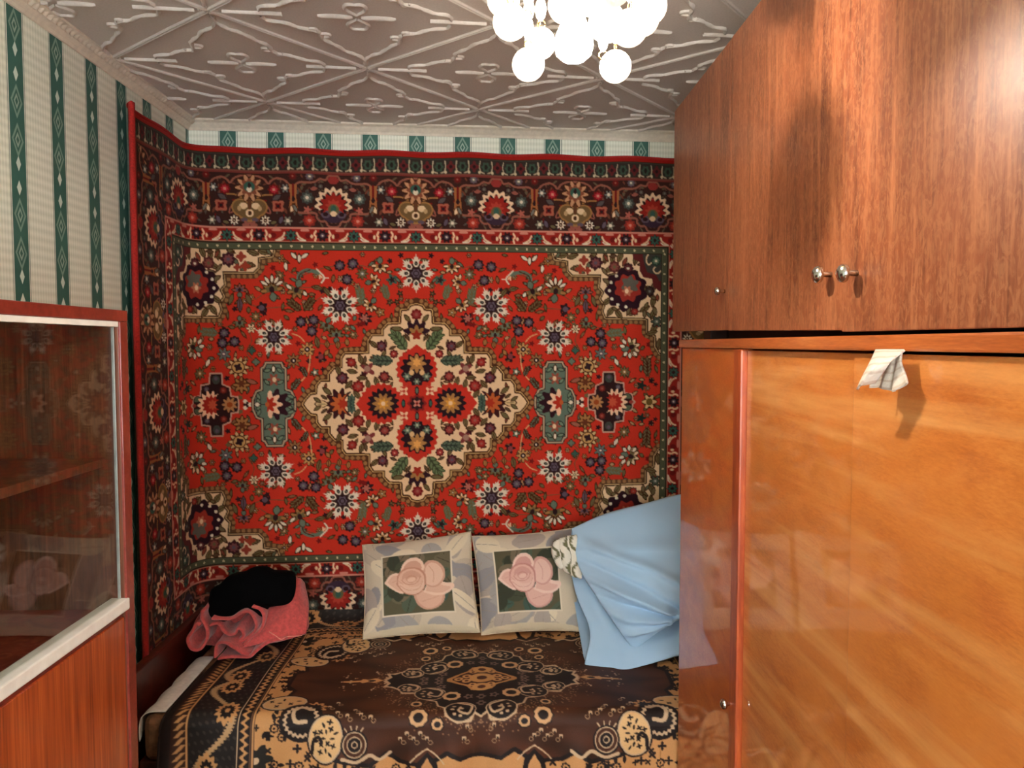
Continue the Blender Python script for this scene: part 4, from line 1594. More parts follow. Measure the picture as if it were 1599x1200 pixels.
# upper cabinet
YA = yw(1049.5)
YS1, YS2 = yw(1137), yw(1317)
YAN = YS2 - (YS1 - YS2)
ZA0 = 1.640
ZA1 = at_x(1062, 163, XW).z
up = thing('upper_cabinet', (0.83, (YA + YAN) / 2, ZS1), 'reddish brown veneered cabinet with chrome knobs standing on top of the wardrobe', 'cabinet')
box('top_board', XW + 0.016, 1.10, YAN, YA, ZA1 - 0.018, ZA1 - 0.001, red_veneer, up)
box('bottom_board', XW + 0.016, 1.10, YAN, YA, ZA0 + 0.003, ZA0 + 0.02, red_veneer, up)
box('side_panel', XW + 0.016, 1.10, YA - 0.02, YA, ZA0 + 0.02, ZA1 - 0.018, red_veneer, up)
box('side_panel', XW + 0.016, 1.10, YAN, YAN + 0.02, ZA0 + 0.02, ZA1 - 0.018, red_veneer, up)
box('back_panel', 1.085, 1.10, YAN + 0.02, YA - 0.02, ZA0 + 0.02, ZA1 - 0.018, inner_dark, up)
box('foot', XW + 0.05, XW + 0.10, YF - 0.10, YF - 0.03, ZS1, ZA0 + 0.003, inner_dark, up)
box('plinth', XW + 0.10, XW + 0.118, YAN + 0.02, YF - 0.03, ZS1, ZA0 + 0.003, inner_dark, up)  # added dark strip standing in for the shade in the gap
box('foot', XW + 0.05, XW + 0.10, YAN + 0.05, YAN + 0.12, ZS1, ZA0 + 0.003, inner_dark, up)
box('foot', 1.0, 1.06, YF - 0.10, YF - 0.03, ZS1, ZA0 + 0.003, inner_dark, up)
box('foot', 1.0, 1.06, YAN + 0.05, YAN + 0.12, ZS1, ZA0 + 0.003, inner_dark, up)


def slant_door(x0, x1, ya, yb, za, zb, z1):
    """door whose lower edge runs from za (at ya) to zb (at yb)"""
    vs = [(x, y, z) for x in (x0, x1) for y, zl in ((ya, za), (yb, zb)) for z in (zl, z1)]
    fs = [(0, 1, 3, 2), (4, 6, 7, 5), (0, 4, 5, 1), (2, 3, 7, 6), (0, 2, 6, 4), (1, 5, 7, 3)]
    me = mesh_from('door', vs, fs)
    bm = bmesh.new()
    bm.from_mesh(me)
    bmesh.ops.bevel(bm, geom=list(bm.edges), offset=0.0018, segments=2, affect='EDGES', profile=0.6)
    bmesh.ops.recalc_face_normals(bm, faces=bm.faces)
    bm.to_mesh(me)
    bm.free()
    return link('door', me, red_veneer, up)


u1 = slant_door(XW, XW + 0.016, YS1 + 0.0015, YA, 1.633, 1.639, ZA1)
u2 = slant_door(XW - 0.001, XW + 0.016, YS2 + 0.0032, YS1 - 0.0015, 1.622, 1.632, ZA1)
u3 = slant_door(XW - 0.004, XW + 0.016, YAN, YS2 - 0.0012, 1.6165, 1.6195, ZA1)
knob('knob', 1132, 455, XW, u1, 0.010, 0.022)
knob('knob', 1298, 429, XW - 0.001, u2, 0.0145, 0.027)
knob('knob', 1339, 427, XW - 0.004, u3, 0.0145, 0.027)

# rag caught under the top board
def coons(T, B, L, R, n, m):
    """grid (m rows from T to B, n columns) through four boundary curves of 3D points"""
    T, B = [np.array(p) for p in spline(T, n)], [np.array(p) for p in spline(B, n)]
    L, R = [np.array(p) for p in spline(L, m)], [np.array(p) for p in spline(R, m)]
    V = np.zeros((m, n, 3))
    for j in range(m):
        t = j / (m - 1)
        for i in range(n):
            s = i / (n - 1)
            V[j, i] = (1 - t) * T[i] + t * B[i] + (1 - s) * L[j] + s * R[j] - ((1 - s) * (1 - t) * T[0] + s * (1 - t) * T[-1] + (1 - s) * t * B[0] + s * t * B[-1])
    return V


def solid(o, th, off=0.0):
    md = o.modifiers.new('thickness', 'SOLIDIFY')
    md.thickness = th
    md.offset = off
    return o


def smooth_mod(o, lv=1):
    md = o.modifiers.new('smooth', 'SUBSURF')
    md.levels = md.render_levels = lv
    return o


def rag_colours(m, n):
    c = np.empty((m, n, 3))
    c[:] = (226, 214, 198)
    for j in range(m):
        if j % 7 in (2, 3):
            c[j] = (206, 186, 166)
    return s2l(c)


rag_cloth = cloth_attr('rag_cloth', 0.9, 0.06, 300, 0.3)
xr = XW - 0.012
T = [at_x(1368, 547, xr - 0.004), at_x(1390, 547, xr - 0.006), at_x(1413, 547, xr - 0.004)]
B = [at_x(1343, 609, xr - 0.030), at_x(1350, 600, xr - 0.036), at_x(1358, 602, xr - 0.028), at_x(1364, 598, xr - 0.024)]
L = [T[0], at_x(1361, 565, xr - 0.020), at_x(1353, 585, xr - 0.030), B[0]]
R = [T[-1], at_x(1399, 559, xr - 0.014), at_x(1384, 574, xr - 0.022), B[-1]]
V = coons([tuple(p) for p in T], [tuple(p) for p in B], [tuple(p) for p in L], [tuple(p) for p in R], 33, 33)
for j in range(33):
    for i in range(33):
        s, t = i / 32, j / 32
        V[j, i, 0] -= 0.004 * math.sin(s * 8 + t * 2) * t + 0.010 * math.sin(math.pi * s) * t
        V[j, i, 0] = min(V[j, i, 0], XW - 0.016)
rag = link('rag', grid_mesh('rag', V, rag_colours(33, 33)), rag_cloth)
solid(rag, 0.003)
T = [at_x(1384, 552, xr - 0.004), at_x(1396, 552, xr - 0.004), at_x(1408, 552, xr - 0.004)]
B = [at_x(1358, 606, xr - 0.020), at_x(1376, 606, xr - 0.012), at_x(1390, 611, xr - 0.016), at_x(1400, 611, xr - 0.012), at_x(1413, 598, xr - 0.012)]
L = [T[0], at_x(1376, 572, xr - 0.010), at_x(1364, 592, xr - 0.016), B[0]]
R = [T[-1], at_x(1407, 566, xr - 0.006), at_x(1409, 580, xr - 0.009), B[-1]]
V = coons([tuple(p) for p in T], [tuple(p) for p in B], [tuple(p) for p in L], [tuple(p) for p in R], 33, 33)
for j in range(33):
    for i in range(33):
        s, t = i / 32, j / 32
        V[j, i, 0] -= 0.004 * math.sin(s * 15 + t * 3) * t
        V[j, i, 0] = min(V[j, i, 0], XW - 0.015)
solid(link('rag_fold', grid_mesh('rag_fold', V, rag_colours(33, 33) * 0.8), rag_cloth, rag), 0.003)  # same cloth painted darker, for the shade behind the front sheet
tag(rag, 'crumpled white striped rag hanging from the top edge of the wardrobe door', 'rag')

# ================================================================== glazed cabinet on the left
XC = -0.78
cab_wood = wood('striped_red_brown_veneer', (122, 40, 12), (180, 78, 28), (216, 114, 52), (1, 14, 0.3), 5.0, 16, 0.36, 0.7, 0.10, fine_amt=0.5)
cab_inner = wood('brown_striped_inner_veneer', (64, 33, 19), (104, 56, 31), (138, 80, 46), (8, 8, 0.35), 4.0, 20, 0.45, 0.2, 0.2, fine_amt=0.45)
cab_edge = wood('dark_red_board_edge', (104, 30, 20), (134, 46, 32), (158, 66, 48), (2, 2, 2), 6, 40, 0.4, 0.4, 0.15)
P0, P1 = at_x(195.4, 485.5, XC), at_x(184, 494, XC)
YCF, YCI = P0.y, P1.y
ZT = P0.z
ZR = at_x(196, 934, XC).z
YCN = YCF - 1.0
XB = X_LEFT + 0.012
cab = thing('display_cabinet', ((XC + XB) / 2, (YCF + YCN) / 2, 0), 'reddish brown wooden cabinet with sliding glass front and empty shelves', 'cabinet')
tth = 0.0235
box('top_board', XB, XC + 0.004, YCN - 0.004, YCF + 0.002, ZT - tth, ZT, cab_edge, cab, 0.002)
box('side_panel', XB, XC, YCI, YCF, 0.0, ZT - tth, cab_inner, cab, 0.0015)
box('side_panel', XB, XC, YCN, YCN + (YCF - YCI), 0.0, ZT - tth, cab_inner, cab, 0.0015)
box('edge_strip', XC - 0.001, XC + 0.004, YCI, YCF, 0.0, ZT - tth - 0.0005, cab_edge, cab, 0.001)
box('back_panel', XB, XB + 0.006, YCN + 0.03, YCI, 0.06, ZT - tth, cab_inner, cab, 0)
zsh = at_y(120, 716, YCI).z
box('shelf', XB + 0.006, XC - 0.035, YCN + 0.032, YCI - 0.0005, zsh - 0.018, zsh, cab_inner, cab, 0.002)
box('upper_track', XC - 0.022, XC + 0.001, YCN + 0.032, YCI - 0.001, ZT - tth - 0.0115, ZT - tth - 0.0005, steel, cab, 0.001)
box('lower_track', XC - 0.030, XC + 0.008, YCN + 0.03, YCI + 0.004, ZR - 0.024, ZR, steel, cab, 0.003)
box('floor_board', XB + 0.006, XC - 0.006, YCN + 0.032, YCI - 0.0005, ZR - 0.045, ZR - 0.024, cab_edge, cab, 0.001)
t = NT('cabinet_glass')
tr = t.n('ShaderNodeBsdfTransparent')
tr.inputs[0].default_value = (0.93, 0.95, 0.93, 1)
gl = t.n('ShaderNodeBsdfGlossy')
gl.inputs['Roughness'].default_value = 0.015
geo = t.n('ShaderNodeNewGeometry')
dt = t.n('ShaderNodeVectorMath')
dt.operation = 'DOT_PRODUCT'
t.t.links.new(geo.outputs['Incoming'], dt.inputs[0])
t.t.links.new(geo.outputs['Normal'], dt.inputs[1])
sch = t.m('POWER', t.m('SUBTRACT', 1.0, t.m('ABSOLUTE', dt.outputs['Value'])), 5.0)      # Schlick reflectance of window glass
mx = t.n('ShaderNodeMixShader')
t.t.links.new(t.m('ADD', 0.04, t.m('MULTIPLY', sch, 0.96)), mx.inputs[0])
t.t.links.new(tr.outputs[0], mx.inputs[1])
t.t.links.new(gl.outputs[0], mx.inputs[2])
t.t.links.new(mx.outputs[0], t.out.inputs[0])
cab_glass = t.mat
ymid = (YCN + YCF) / 2
p = box('glass_pane', XC - 0.012, XC - 0.008, ymid - 0.02, YCI - 0.004, ZR - 0.002, ZT - tth - 0.010, cab_glass, cab, 0)
p['label'] = 'sliding glass pane'
p = box('glass_pane', XC - 0.021, XC - 0.017, YCN + 0.034, ymid + 0.02, ZR - 0.002, ZT - tth - 0.010, cab_glass, cab, 0)
p['label'] = 'sliding glass pane'
box('pane_edge', XC - 0.013, XC - 0.007, YCI - 0.006, YCI - 0.003, ZR, ZT - tth - 0.0115, plain('ground_glass_edge', (150, 158, 154), 0.3), cab, 0.0008)
ld = box('door', XC - 0.018, XC - 0.002, ymid + 0.001, YCI - 0.001, 0.07, ZR - 0.040, cab_wood, cab, 0.002)
box('door', XC - 0.018, XC - 0.002, YCN + 0.032, ymid - 0.001, 0.07, ZR - 0.040, cab_wood, cab, 0.002)
box('plinth', XC - 0.05, XC - 0.03, YCN + 0.032, YCI - 0.001, 0.0, 0.07, cab_edge, cab, 0)

# ================================================================== wall carpet
UNIT = RUG_C[1] / F_PX                          # one pattern unit in metres
HALF_U, HALF_V = 537.0, 386.0
RZ = at_y(652, 630, RUG_C[1]).z
nu, nv = 867, 625
us = np.linspace(-HALF_U, HALF_U, nu)
vs_ = np.linspace(HALF_V, -HALF_V, nv)
UU, VV = np.meshgrid(us, vs_)
rug_rgb = s2l(np.clip(carpet_colours(UU, VV), 0, 255))
LEFT_LEN = (RUG_C[0] - X_LEFT) / math.cos(BACK_ANG)
RAD = 0.11
TL_ = RAD * math.tan((math.pi / 2 - BACK_ANG) / 2)
ARC = RAD * (math.pi / 2 - BACK_ANG)


def rug_plan(p):
    """arc position along the carpet (m, 0 in its middle) -> (x, y, inward normal) on the walls"""
    n0 = Vector((bd.y, -bd.x))
    d0 = Vector((bd.x, bd.y))
    c = Vector(RUG_C)
    q = -p
    if q <= LEFT_LEN - TL_:
        return c + d0 * p, n0
    s = q - (LEFT_LEN - TL_)
    st = c - d0 * (LEFT_LEN - TL_)
    if s <= ARC:
        a = s / RAD
        cen = st + n0 * RAD
        ang0 = math.atan2(-n0.y, -n0.x)
        an = ang0 + a
        r = Vector((math.cos(an), math.sin(an)))
        return cen + r * RAD, -r
    s -= ARC
    cen = st + n0 * RAD
    e = Vector((X_LEFT, cen.y))
    return e + Vector((0, -1)) * s, Vector((1, 0))


pos = np.zeros((nv, nu, 3), np.float32)
for i, u in enumerate(us):
    pp = u * UNIT
    (pt, nn) = rug_plan(pp)
    edge_d = (u + HALF_U) * UNIT
    curl = 0.030 * max(0.0, 1 - edge_d / 0.045) ** 2
    wav = 0.006 + 0.004 * math.sin(pp * 9.0)
    for_top = -0.006 * (0.5 + 0.5 * math.sin(pp * 2 * math.pi / 0.33 + 0.6))
    col_off = 0.010 + curl
    vv = vs_ * UNIT
    z = RZ + vv
    w = np.clip((vs_ - (HALF_V - 120)) / 120.0, 0, 1)
    z = z + for_top * w
    off = col_off + wav * (0.5 + 0.5 * np.sin(vv * 3.0 + pp * 2)) * 0.6
    pos[:, i, 0] = pt.x + nn.x * off
    pos[:, i, 1] = pt.y + nn.y * off
    pos[:, i, 2] = z
wool = cloth_attr('woven_wool_pile', 0.95, 0.16, 420, 0.35, 0.05, 0.1)
carpet = link('carpet', grid_mesh('carpet', pos, rug_rgb), wool)
tag(carpet, 'large red patterned carpet with cream central medallion hung around the room corner', 'carpet')
bind_mat = plain('red_wool_binding', (160, 30, 24), 0.95, nscale=200, vary=0.15, bump=0.3)
rim = [tuple(pos[0, i]) for i in range(0, nu, 6)]
bt = tube(rim, 0.0055, 6)
bl = tube([tuple(pos[j, 0]) for j in range(0, nv, 8)], 0.010, 6)
br_ = tube([tuple(pos[j, nu - 1]) for j in range(0, nv, 8)], 0.0055, 6)
bb = tube([tuple(pos[nv - 1, i]) for i in range(0, nu, 6)], 0.0055, 6)
link('edge_binding', mesh_from('edge_binding', *join([bt, bl, br_, bb]), True), bind_mat, carpet)

# ================================================================== bed
YBF = at_z(700, 1116, 0.50).y                   # front edge of the bed
ZB = 0.494
bed = thing('bed', (-0.05, 2.65, 0), 'low wooden bed standing along the carpeted wall under the brown patterned bedspread', 'bed')
frame_mat = wood('dark_red_bed_board', (52, 18, 12), (84, 30, 20), (106, 44, 30), (2, 2, 2), 5, 40, 0.35, 0.5, 0.12)
mat_cloth = plain('beige_brown_ticking', (128, 88, 58), 0.9, nscale=40, vary=0.18)


def prism(name, x0, x1, y0, back, z0, z1, mat, parent, bevel):
    vs = [(x0, y0, z0), (x1, y0, z0), (x1, wall_y(x1) - back, z0), (x0, wall_y(x0) - back, z0),
          (x0, y0, z1), (x1, y0, z1), (x1, wall_y(x1) - back, z1), (x0, wall_y(x0) - back, z1)]
    fs = [(3, 2, 1, 0), (4, 5, 6, 7), (0, 1, 5, 4), (1, 2, 6, 5), (2, 3, 7, 6), (3, 0, 4, 7)]
    me = mesh_from(name, vs, fs)
    bm = bmesh.new()
    bm.from_mesh(me)
    bmesh.ops.bevel(bm, geom=list(bm.edges), offset=bevel, segments=4, affect='EDGES', profile=0.6)
    bmesh.ops.recalc_face_normals(bm, faces=bm.faces)
    bm.to_mesh(me)
    bm.free()
    return link(name, me, mat, parent)


prism('frame', -1.07, 1.0, YBF + 0.05, 0.05, 0.12, 0.34, frame_mat, bed, 0.006)
prism('mattress', -1.055, 0.98, YBF + 0.035, 0.045, 0.34, ZB - 0.008, mat_cloth, bed, 0.04)
box('headboard', -1.135, -1.105, YBF + 0.0, wall_y(-1.1) - 0.10, 0.12, 0.585, frame_mat, bed, 0.006)
for x, y in ((-1.0, YBF + 0.10), (0.92, YBF + 0.10), (-1.0, 2.95), (0.92, 3.05)):
    box('leg', x - 0.025, x + 0.025, y - 0.025, y + 0.025, 0.012, 0.12, frame_mat, bed, 0.003)

# white sheet showing at the head end, beside the headboard
sheet_mat = plain('white_cotton_sheet', (240, 236, 228), 0.85, nscale=50, vary=0.05)
ny, nx = 40, 24
V = np.zeros((ny, nx, 3))
for j in range(ny):
    y = YBF + 0.045 + 0.41 * j / (ny - 1)
    prof = spline([(-0.985, ZB + 0.002), (-1.03, ZB + 0.001), (-1.058, ZB - 0.016), (-1.068, ZB - 0.05), (-1.068, ZB - 0.085 + 0.05 * (j / ny))], nx)
    for i in range(nx):
        x, z = prof[i]
        t_ = i / (nx - 1)
        fr_ = 0.0
        V[j, i] = (x - 0.004 * math.sin(y * 60) * t_ + 0.02 * fr_ * t_, y + 0.01 * fr_, z + 0.004 * math.sin(y * 46 + i * 0.3) * t_ - 0.05 * fr_)
sheet = link('bed_sheet', grid_mesh('bed_sheet', V), sheet_mat)
solid(sheet, 0.003)
tag(sheet, 'white bed sheet showing past the bedspread beside the dark headboard', 'sheet')

# bedspread
XS0, XS1 = -0.985, 0.985
XMID = -0.037
YMID = 2.475
xs = np.linspace(XS0, XS1, 740)
EDGE = 0.045
top_rows = np.linspace(1, 0, 310)
dr = np.linspace(0, 0.36, 136)[1:]
rows = []
sp = spread_quarter()
V = np.zeros((len(top_rows) + len(dr), len(xs), 3), np.float32)
Bc = np.zeros(V.shape[:2])
for i, x in enumerate(xs):
    yb = wall_y(x) - 0.036
    y0 = YBF + EDGE
    yy = y0 + (yb - y0) * top_rows
    z = ZB + 0.006 + 0.0 * yy
    nzv = 0.005 * np.sin(x * 7 + 1) * np.sin(yy * 6) + 0.003 * np.sin(x * 19 + yy * 11)
    z = z + nzv
    up_b = np.clip((yy - (yb - 0.05)) / 0.05, 0, 1)
    z = z + 0.035 * up_b ** 2
    V[:len(top_rows), i, 0] = x
    V[:len(top_rows), i, 1] = yy
    V[:len(top_rows), i, 2] = z
    Bc[:len(top_rows), i] = yy - YMID
    zl = z[-1]
    for k, s in enumerate(dr):
        a = min(s / EDGE, math.pi / 2)
        rest = max(0.0, s - EDGE * math.pi / 2)
        y = y0 - EDGE * math.sin(a)
        zz = zl - EDGE * (1 - math.cos(a)) - rest
        h = min(1.0, rest / 0.12) * (0.25 if x > 0.5 else 1.0)
        y -= h * (0.012 + 0.010 * math.sin(x * 24 + 1.2 * math.sin(x * 7)) + 0.006 * math.sin(x * 51 + 1) + 0.010 * math.exp(-((x - XMID) / 0.02) ** 2))
        V[len(top_rows) + k, i] = (x, y, zz)
        Bc[len(top_rows) + k, i] = (y0 - YMID) - s
    # head end: the cloth bends down at its left edge
    dl = x - XS0
    if dl < 0.05:
        V[:, i, 2] -= 0.016 * (1 - dl / 0.05) ** 2
A = np.abs(xs - XMID)[None, :] * 400.0 + 0 * Bc
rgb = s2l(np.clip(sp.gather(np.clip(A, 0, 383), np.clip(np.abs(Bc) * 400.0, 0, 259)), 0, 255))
velour = cloth_attr('brown_patterned_velour', 0.62, 0.12, 300, 0.2, 0.0, 0.3)
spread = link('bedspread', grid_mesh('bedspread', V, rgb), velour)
link('hem', mesh_from('hem', *tube([tuple(V[j, 0]) for j in range(0, V.shape[0], 6)], 0.004, 6), True), plain('dark_brown_hem', (40, 26, 20), 0.9), spread)
tag(spread, 'dark brown and tan patterned bedspread covering the bed', 'bedspread')


# ================================================================== cushions
def cushion(name, TLp, TRp, BRp, BLp, yt, yb, tf_, tb_, label, seed, pale, grp):
    n = 131
    TLv, TRv = np.array(at_y(*TLp, yt)), np.array(at_y(*TRp, yt))
    BRv, BLv = np.array(at_y(*BRp, yb)), np.array(at_y(*BLp, yb))
    s = np.linspace(0, 1, n)
    S, T_ = np.meshgrid(s, s)
    a, b = 2 * S - 1, 1 - 2 * T_
    # sides curve in between the corners
    S2 = 0.5 + 0.5 * a * (1 - 0.045 * (1 - b ** 2))
    T2 = 0.5 - 0.5 * b * (1 - 0.05 * (1 - a ** 2))
    S3, T3 = S2[..., None], T2[..., None]
    P_ = (1 - T3) * ((1 - S3) * TLv + S3 * TRv) + T3 * ((1 - S3) * BLv + S3 * BRv)
    nrm = np.cross(TRv - TLv, BLv - TLv)
    nrm = nrm / np.linalg.norm(nrm)
    if nrm[1] > 0:
        nrm = -nrm
    h = (np.clip(1 - np.abs(a) ** 2.6, 0, 1) * np.clip(1 - np.abs(b) ** 2.6, 0, 1)) ** 0.62
    rnd = np.random.RandomState(seed)
    fold_ = 0.005 * np.sin(9 * S + 4 * T_ + seed) * h + 0.004 * np.sin(22 * S - 8 * T_ + 2 * seed) * (1 - h) * np.minimum(1, 4 * h)
    front = P_ + nrm * (h * tf_ + fold_)[..., None]
    back = P_ - nrm * (h * tb_)[..., None]
    pr = cushion_print(seed, pale)
    rgbc = s2l(np.clip(pr.gather(a * 109, b * 109), 0, 255))
    mf = grid_mesh(name, front.astype(np.float32), rgbc)
    bmf = bmesh.new()
    bmf.from_mesh(mf)
    mbk = grid_mesh(name + '_b', back.astype(np.float32), rgbc * 0 + s2l((190, 174, 150)))
    bmf.from_mesh(mbk)
    bmesh.ops.remove_doubles(bmf, verts=bmf.verts, dist=0.0004)
    bmesh.ops.recalc_face_normals(bmf, faces=bmf.faces)
    bmf.to_mesh(mf)
    bmf.free()
    bpy.data.meshes.remove(mbk)
    mf.polygons.foreach_set('use_smooth', [True] * len(mf.polygons))
    o = link(name, mf, cushion_cloth)
    tag(o, label, 'cushion', grp)
    # piped edge around the seam
    rimp = [P_[0, i] for i in range(0, n, 5)] + [P_[j, n - 1] for j in range(5, n, 5)] + [P_[n - 1, i] for i in range(n - 6, -1, -5)] + [P_[j, 0] for j in range(n - 6, 0, -5)]
    link('seam', mesh_from('seam', *tube([tuple(q) for q in rimp], 0.003, 6, True), True), seam_cloth, o)
    return o


cushion_cloth = cloth_attr('printed_cotton', 0.85, 0.06, 300, 0.15)
seam_cloth = plain('beige_seam', (196, 178, 148), 0.9)
cushion('cushion', (566, 852), (735, 831), (750, 988), (567, 999), 3.00, 2.81, 0.055, 0.03,
        'square rose printed cushion standing next to the folded coral blanket', 4, False, 'rose cushions on the bed')
cushion('cushion', (737, 838), (899, 825), (908, 986), (752, 992), 3.02, 2.85, 0.055, 0.03,
        'square rose printed cushion standing against the big light blue pillow', 9, True, 'rose cushions on the bed')

# ================================================================== light blue pillow
blue = NT('light_blue_cotton')
v_ = blue.coords()
f_ = blue.noise(v_, 500, 2.0)
g_ = blue.noise(v_, 6.0, 3.0)
bp_ = blue.principled(Base_Color=blue.mix(g_, rgba((160, 198, 228)), rgba((184, 212, 234))), Roughness=0.85, Normal=blue.bump(f_, 0.12, 0.001))
bp_.inputs['Sheen Weight'].default_value = 0.2
pil = thing('pillow', tuple(at_y(1000, 1030, 2.66)), 'large light blue pillow leaning between the rose cushion and the wardrobe', 'pillow')


def W(px, py, y):
    return tuple(at_y(px, py, y))


def pillow_sheet(name, T, B, L, R, n, m, bulge, wr):
    V = coons(T, B, L, R, n, m)
    for j in range(m):
        for i in range(n):
            s, t_ = i / (n - 1), j / (m - 1)
            d = wr(s, t_)
            V[j, i, 1] -= bulge * (math.sin(math.pi * min(1, max(0, s))) ** 0.7) * (math.sin(math.pi * t_) ** 0.7) + d
    return V


def w1(s, t_):
    r = 0.0
    for a0, k0, wd, am in ((0.05, 0.85, 0.035, 0.014), (0.22, 0.95, 0.04, -0.014), (0.36, 0.80, 0.03, 0.016), (0.50, 0.60, 0.035, -0.016),
                           (0.62, 0.42, 0.03, 0.014), (0.78, 0.22, 0.03, 0.012), (0.14, 0.30, 0.05, 0.008)):
        r += am * math.exp(-((t_ - a0 - k0 * s) / wd) ** 2)
    r += 0.016 * math.exp(-((s - 0.30 - 0.25 * t_) / 0.03) ** 2) * max(0, t_ - 0.35)
    r += 0.004 * math.sin(17 * s + 9 * t_) * math.sin(math.pi * t_)
    return 1.7 * r * min(1, 6 * s + 0.3) * min(1, (1 - t_) * 8) * min(1, t_ * 6)


# front side of the case
Tt = [W(893, 826, 2.90), W(945, 803, 2.90), W(1010, 786, 2.91), W(1067, 772, 2.93), W(1150, 768, 2.96)]
Ll = [W(893, 826, 2.90), W(902, 880, 2.81), W(930, 930, 2.71), W(968, 985, 2.63), W(990, 1016, 2.605)]
Bb = [W(990, 1016, 2.605), W(1010, 1000, 2.60), W(1035, 982, 2.60), W(1067, 966, 2.60), W(1150, 950, 2.62)]
Rr = [W(1150, 768, 2.96), W(1170, 830, 2.85), W(1172, 900, 2.70), W(1150, 950, 2.62)]
V = pillow_sheet('case', Tt, Bb, Ll, Rr, 110, 110, 0.085, w1)
o = link('pillowcase_front', grid_mesh('pillowcase_front', V), blue.mat, pil)
solid(o, 0.003)
# lower and open end of the case: a second layer coming out from below the front side
Tt = [W(889, 880, 2.90), W(920, 900, 2.84), W(980, 950, 2.74), W(1067, 940, 2.72), W(1150, 930, 2.72)]
Ll = [W(889, 880, 2.90), W(900, 930, 2.80), W(921, 985, 2.68), W(913, 1036, 2.59), W(918, 1046, 2.575)]
Bb = [W(918, 1046, 2.575), W(950, 1048, 2.57), W(1000, 1038, 2.575), W(1067, 1023, 2.585), W(1150, 1010, 2.60)]
Rr = [W(1150, 930, 2.72), W(1158, 970, 2.66), W(1150, 1010, 2.60)]


def w2(s, t_):
    return 0.010 * math.sin(9 * s + 2) * t_ * (1 - t_) * 3 + 0.014 * math.exp(-((s - 0.2 - 0.2 * t_) / 0.05) ** 2) * t_ + 0.008 * math.exp(-((s - 0.45) / 0.05) ** 2) * t_


V = pillow_sheet('flap', Tt, Bb, Ll, Rr, 80, 60, 0.03, w2)
o = link('pillowcase_flap', grid_mesh('pillowcase_flap', V), blue.mat, pil)
solid(o, 0.003)
# back of the case, against the carpet
Tt = [W(893, 826, 2.905), W(945, 803, 2.905), W(1010, 786, 2.915), W(1067, 772, 2.935), W(1150, 768, 2.965)]
Bb = [W(913, 1036, 2.60), W(960, 1036, 2.60), W(1000, 1030, 2.60), W(1067, 1018, 2.61), W(1150, 1005, 2.62)]
Ll = [W(893, 826, 2.905), W(889, 880, 2.93), W(900, 960, 2.84), W(913, 1036, 2.60)]
Rr = [W(1150, 768, 2.965), W(1165, 850, 3.02), W(1165, 930, 2.90), W(1150, 1005, 2.62)]
V = pillow_sheet('back', Tt, Bb, Ll, Rr, 50, 50, -0.09, lambda s, t_: 0.0)
V[:, :, 2] = np.maximum(V[:, :, 2], ZB + 0.014)
o = link('pillowcase_back', grid_mesh('pillowcase_back', V), blue.mat, pil)
# printed corner of the pillow inside, looking out of the case
corner_cols = s2l(np.array([[[236, 230, 212] if math.sin(i * 0.8 + 2.2 * math.sin(j * 0.32)) < 0.62 else [112, 110, 78] for i in range(30)] for j in range(30)], float))
Tt = [W(868, 846, 2.865), W(880, 842, 2.865), W(897, 836, 2.87)]
Bb = [W(874, 884, 2.84), W(888, 892, 2.83), W(906, 905, 2.80)]
Ll = [W(868, 846, 2.865), W(865, 862, 2.85), W(874, 884, 2.84)]
Rr = [W(897, 836, 2.87), W(903, 870, 2.85), W(906, 905, 2.80)]
V = pillow_sheet('corner', Tt, Bb, Ll, Rr, 30, 30, 0.02, lambda s, t_: 0.004 * math.sin(16 * s))
o = link('inner_pillow_corner', grid_mesh('inner_pillow_corner', V, corner_cols), cushion_cloth, pil)
o['label'] = 'white and green printed inner pillow'
solid(o, 0.012, -1.0)

# ================================================================== coral blanket and black garment
coral = plain('coral_fleece', (194, 78, 74), 0.95, nscale=90, vary=0.10, bump=0.25, sheen=0.3)


def lump(name, pts, cpx, y, tf_, tb_, mat, wr, n=96, m=28, flat=None):
    """closed soft body from an outline (pixels at distance y) swelling towards and away from the room"""
    ol = spline(pts + [pts[0]], n + 1)[:-1]
    c3 = np.array(at_y(cpx[0], cpx[1], y))
    o3 = [np.array(at_y(p[0], p[1], y)) for p in ol]
    V = []
    for side in (1, -1):
        for j in range(m):
            r = math.sin(math.pi / 2 * (j + (0 if side > 0 else 0)) / (m - 1))
            for i in range(n):
                q = c3 + (o3[i] - c3) * r
                h = math.sqrt(max(0, 1 - r ** 2.2))
                d = (tf_ if side > 0 else -tb_) * h
                q = q.copy()
                q[1] -= d + (wr(q, r, i / n) * h ** 0.4 if side > 0 else 0)
                if flat is not None:
                    q[2] = max(q[2], flat)
                V.append(q)
    fs = []
    for sd in (0, 1):
        o = sd * n * m
        for j in range(m - 1):
            for i in range(n):
                i2 = (i + 1) % n
                fs.append((o + j * n + i, o + j * n + i2, o + (j + 1) * n + i2, o + (j + 1) * n + i))
    me = mesh_from(name, V, fs, True)
    bm = bmesh.new()
    bm.from_mesh(me)
    bmesh.ops.remove_doubles(bm, verts=bm.verts, dist=0.0005)
    bmesh.ops.recalc_face_normals(bm, faces=bm.faces)
    bm.to_mesh(me)
    bm.free()
    me.polygons.foreach_set('use_smooth', [True] * len(me.polygons))
    return me


ZBT = ZB + 0.012
blanket = thing('blanket', tuple(at_z(390, 1015, ZBT)), 'crumpled folded coral blanket lying under a black garment', 'blanket')


def wr_b(q, r, a):
    x, z = q[0], q[2]
    return 0.006 * math.sin(40 * z + 9 * math.sin(14 * x)) + 0.004 * math.sin(60 * x + 20 * z)


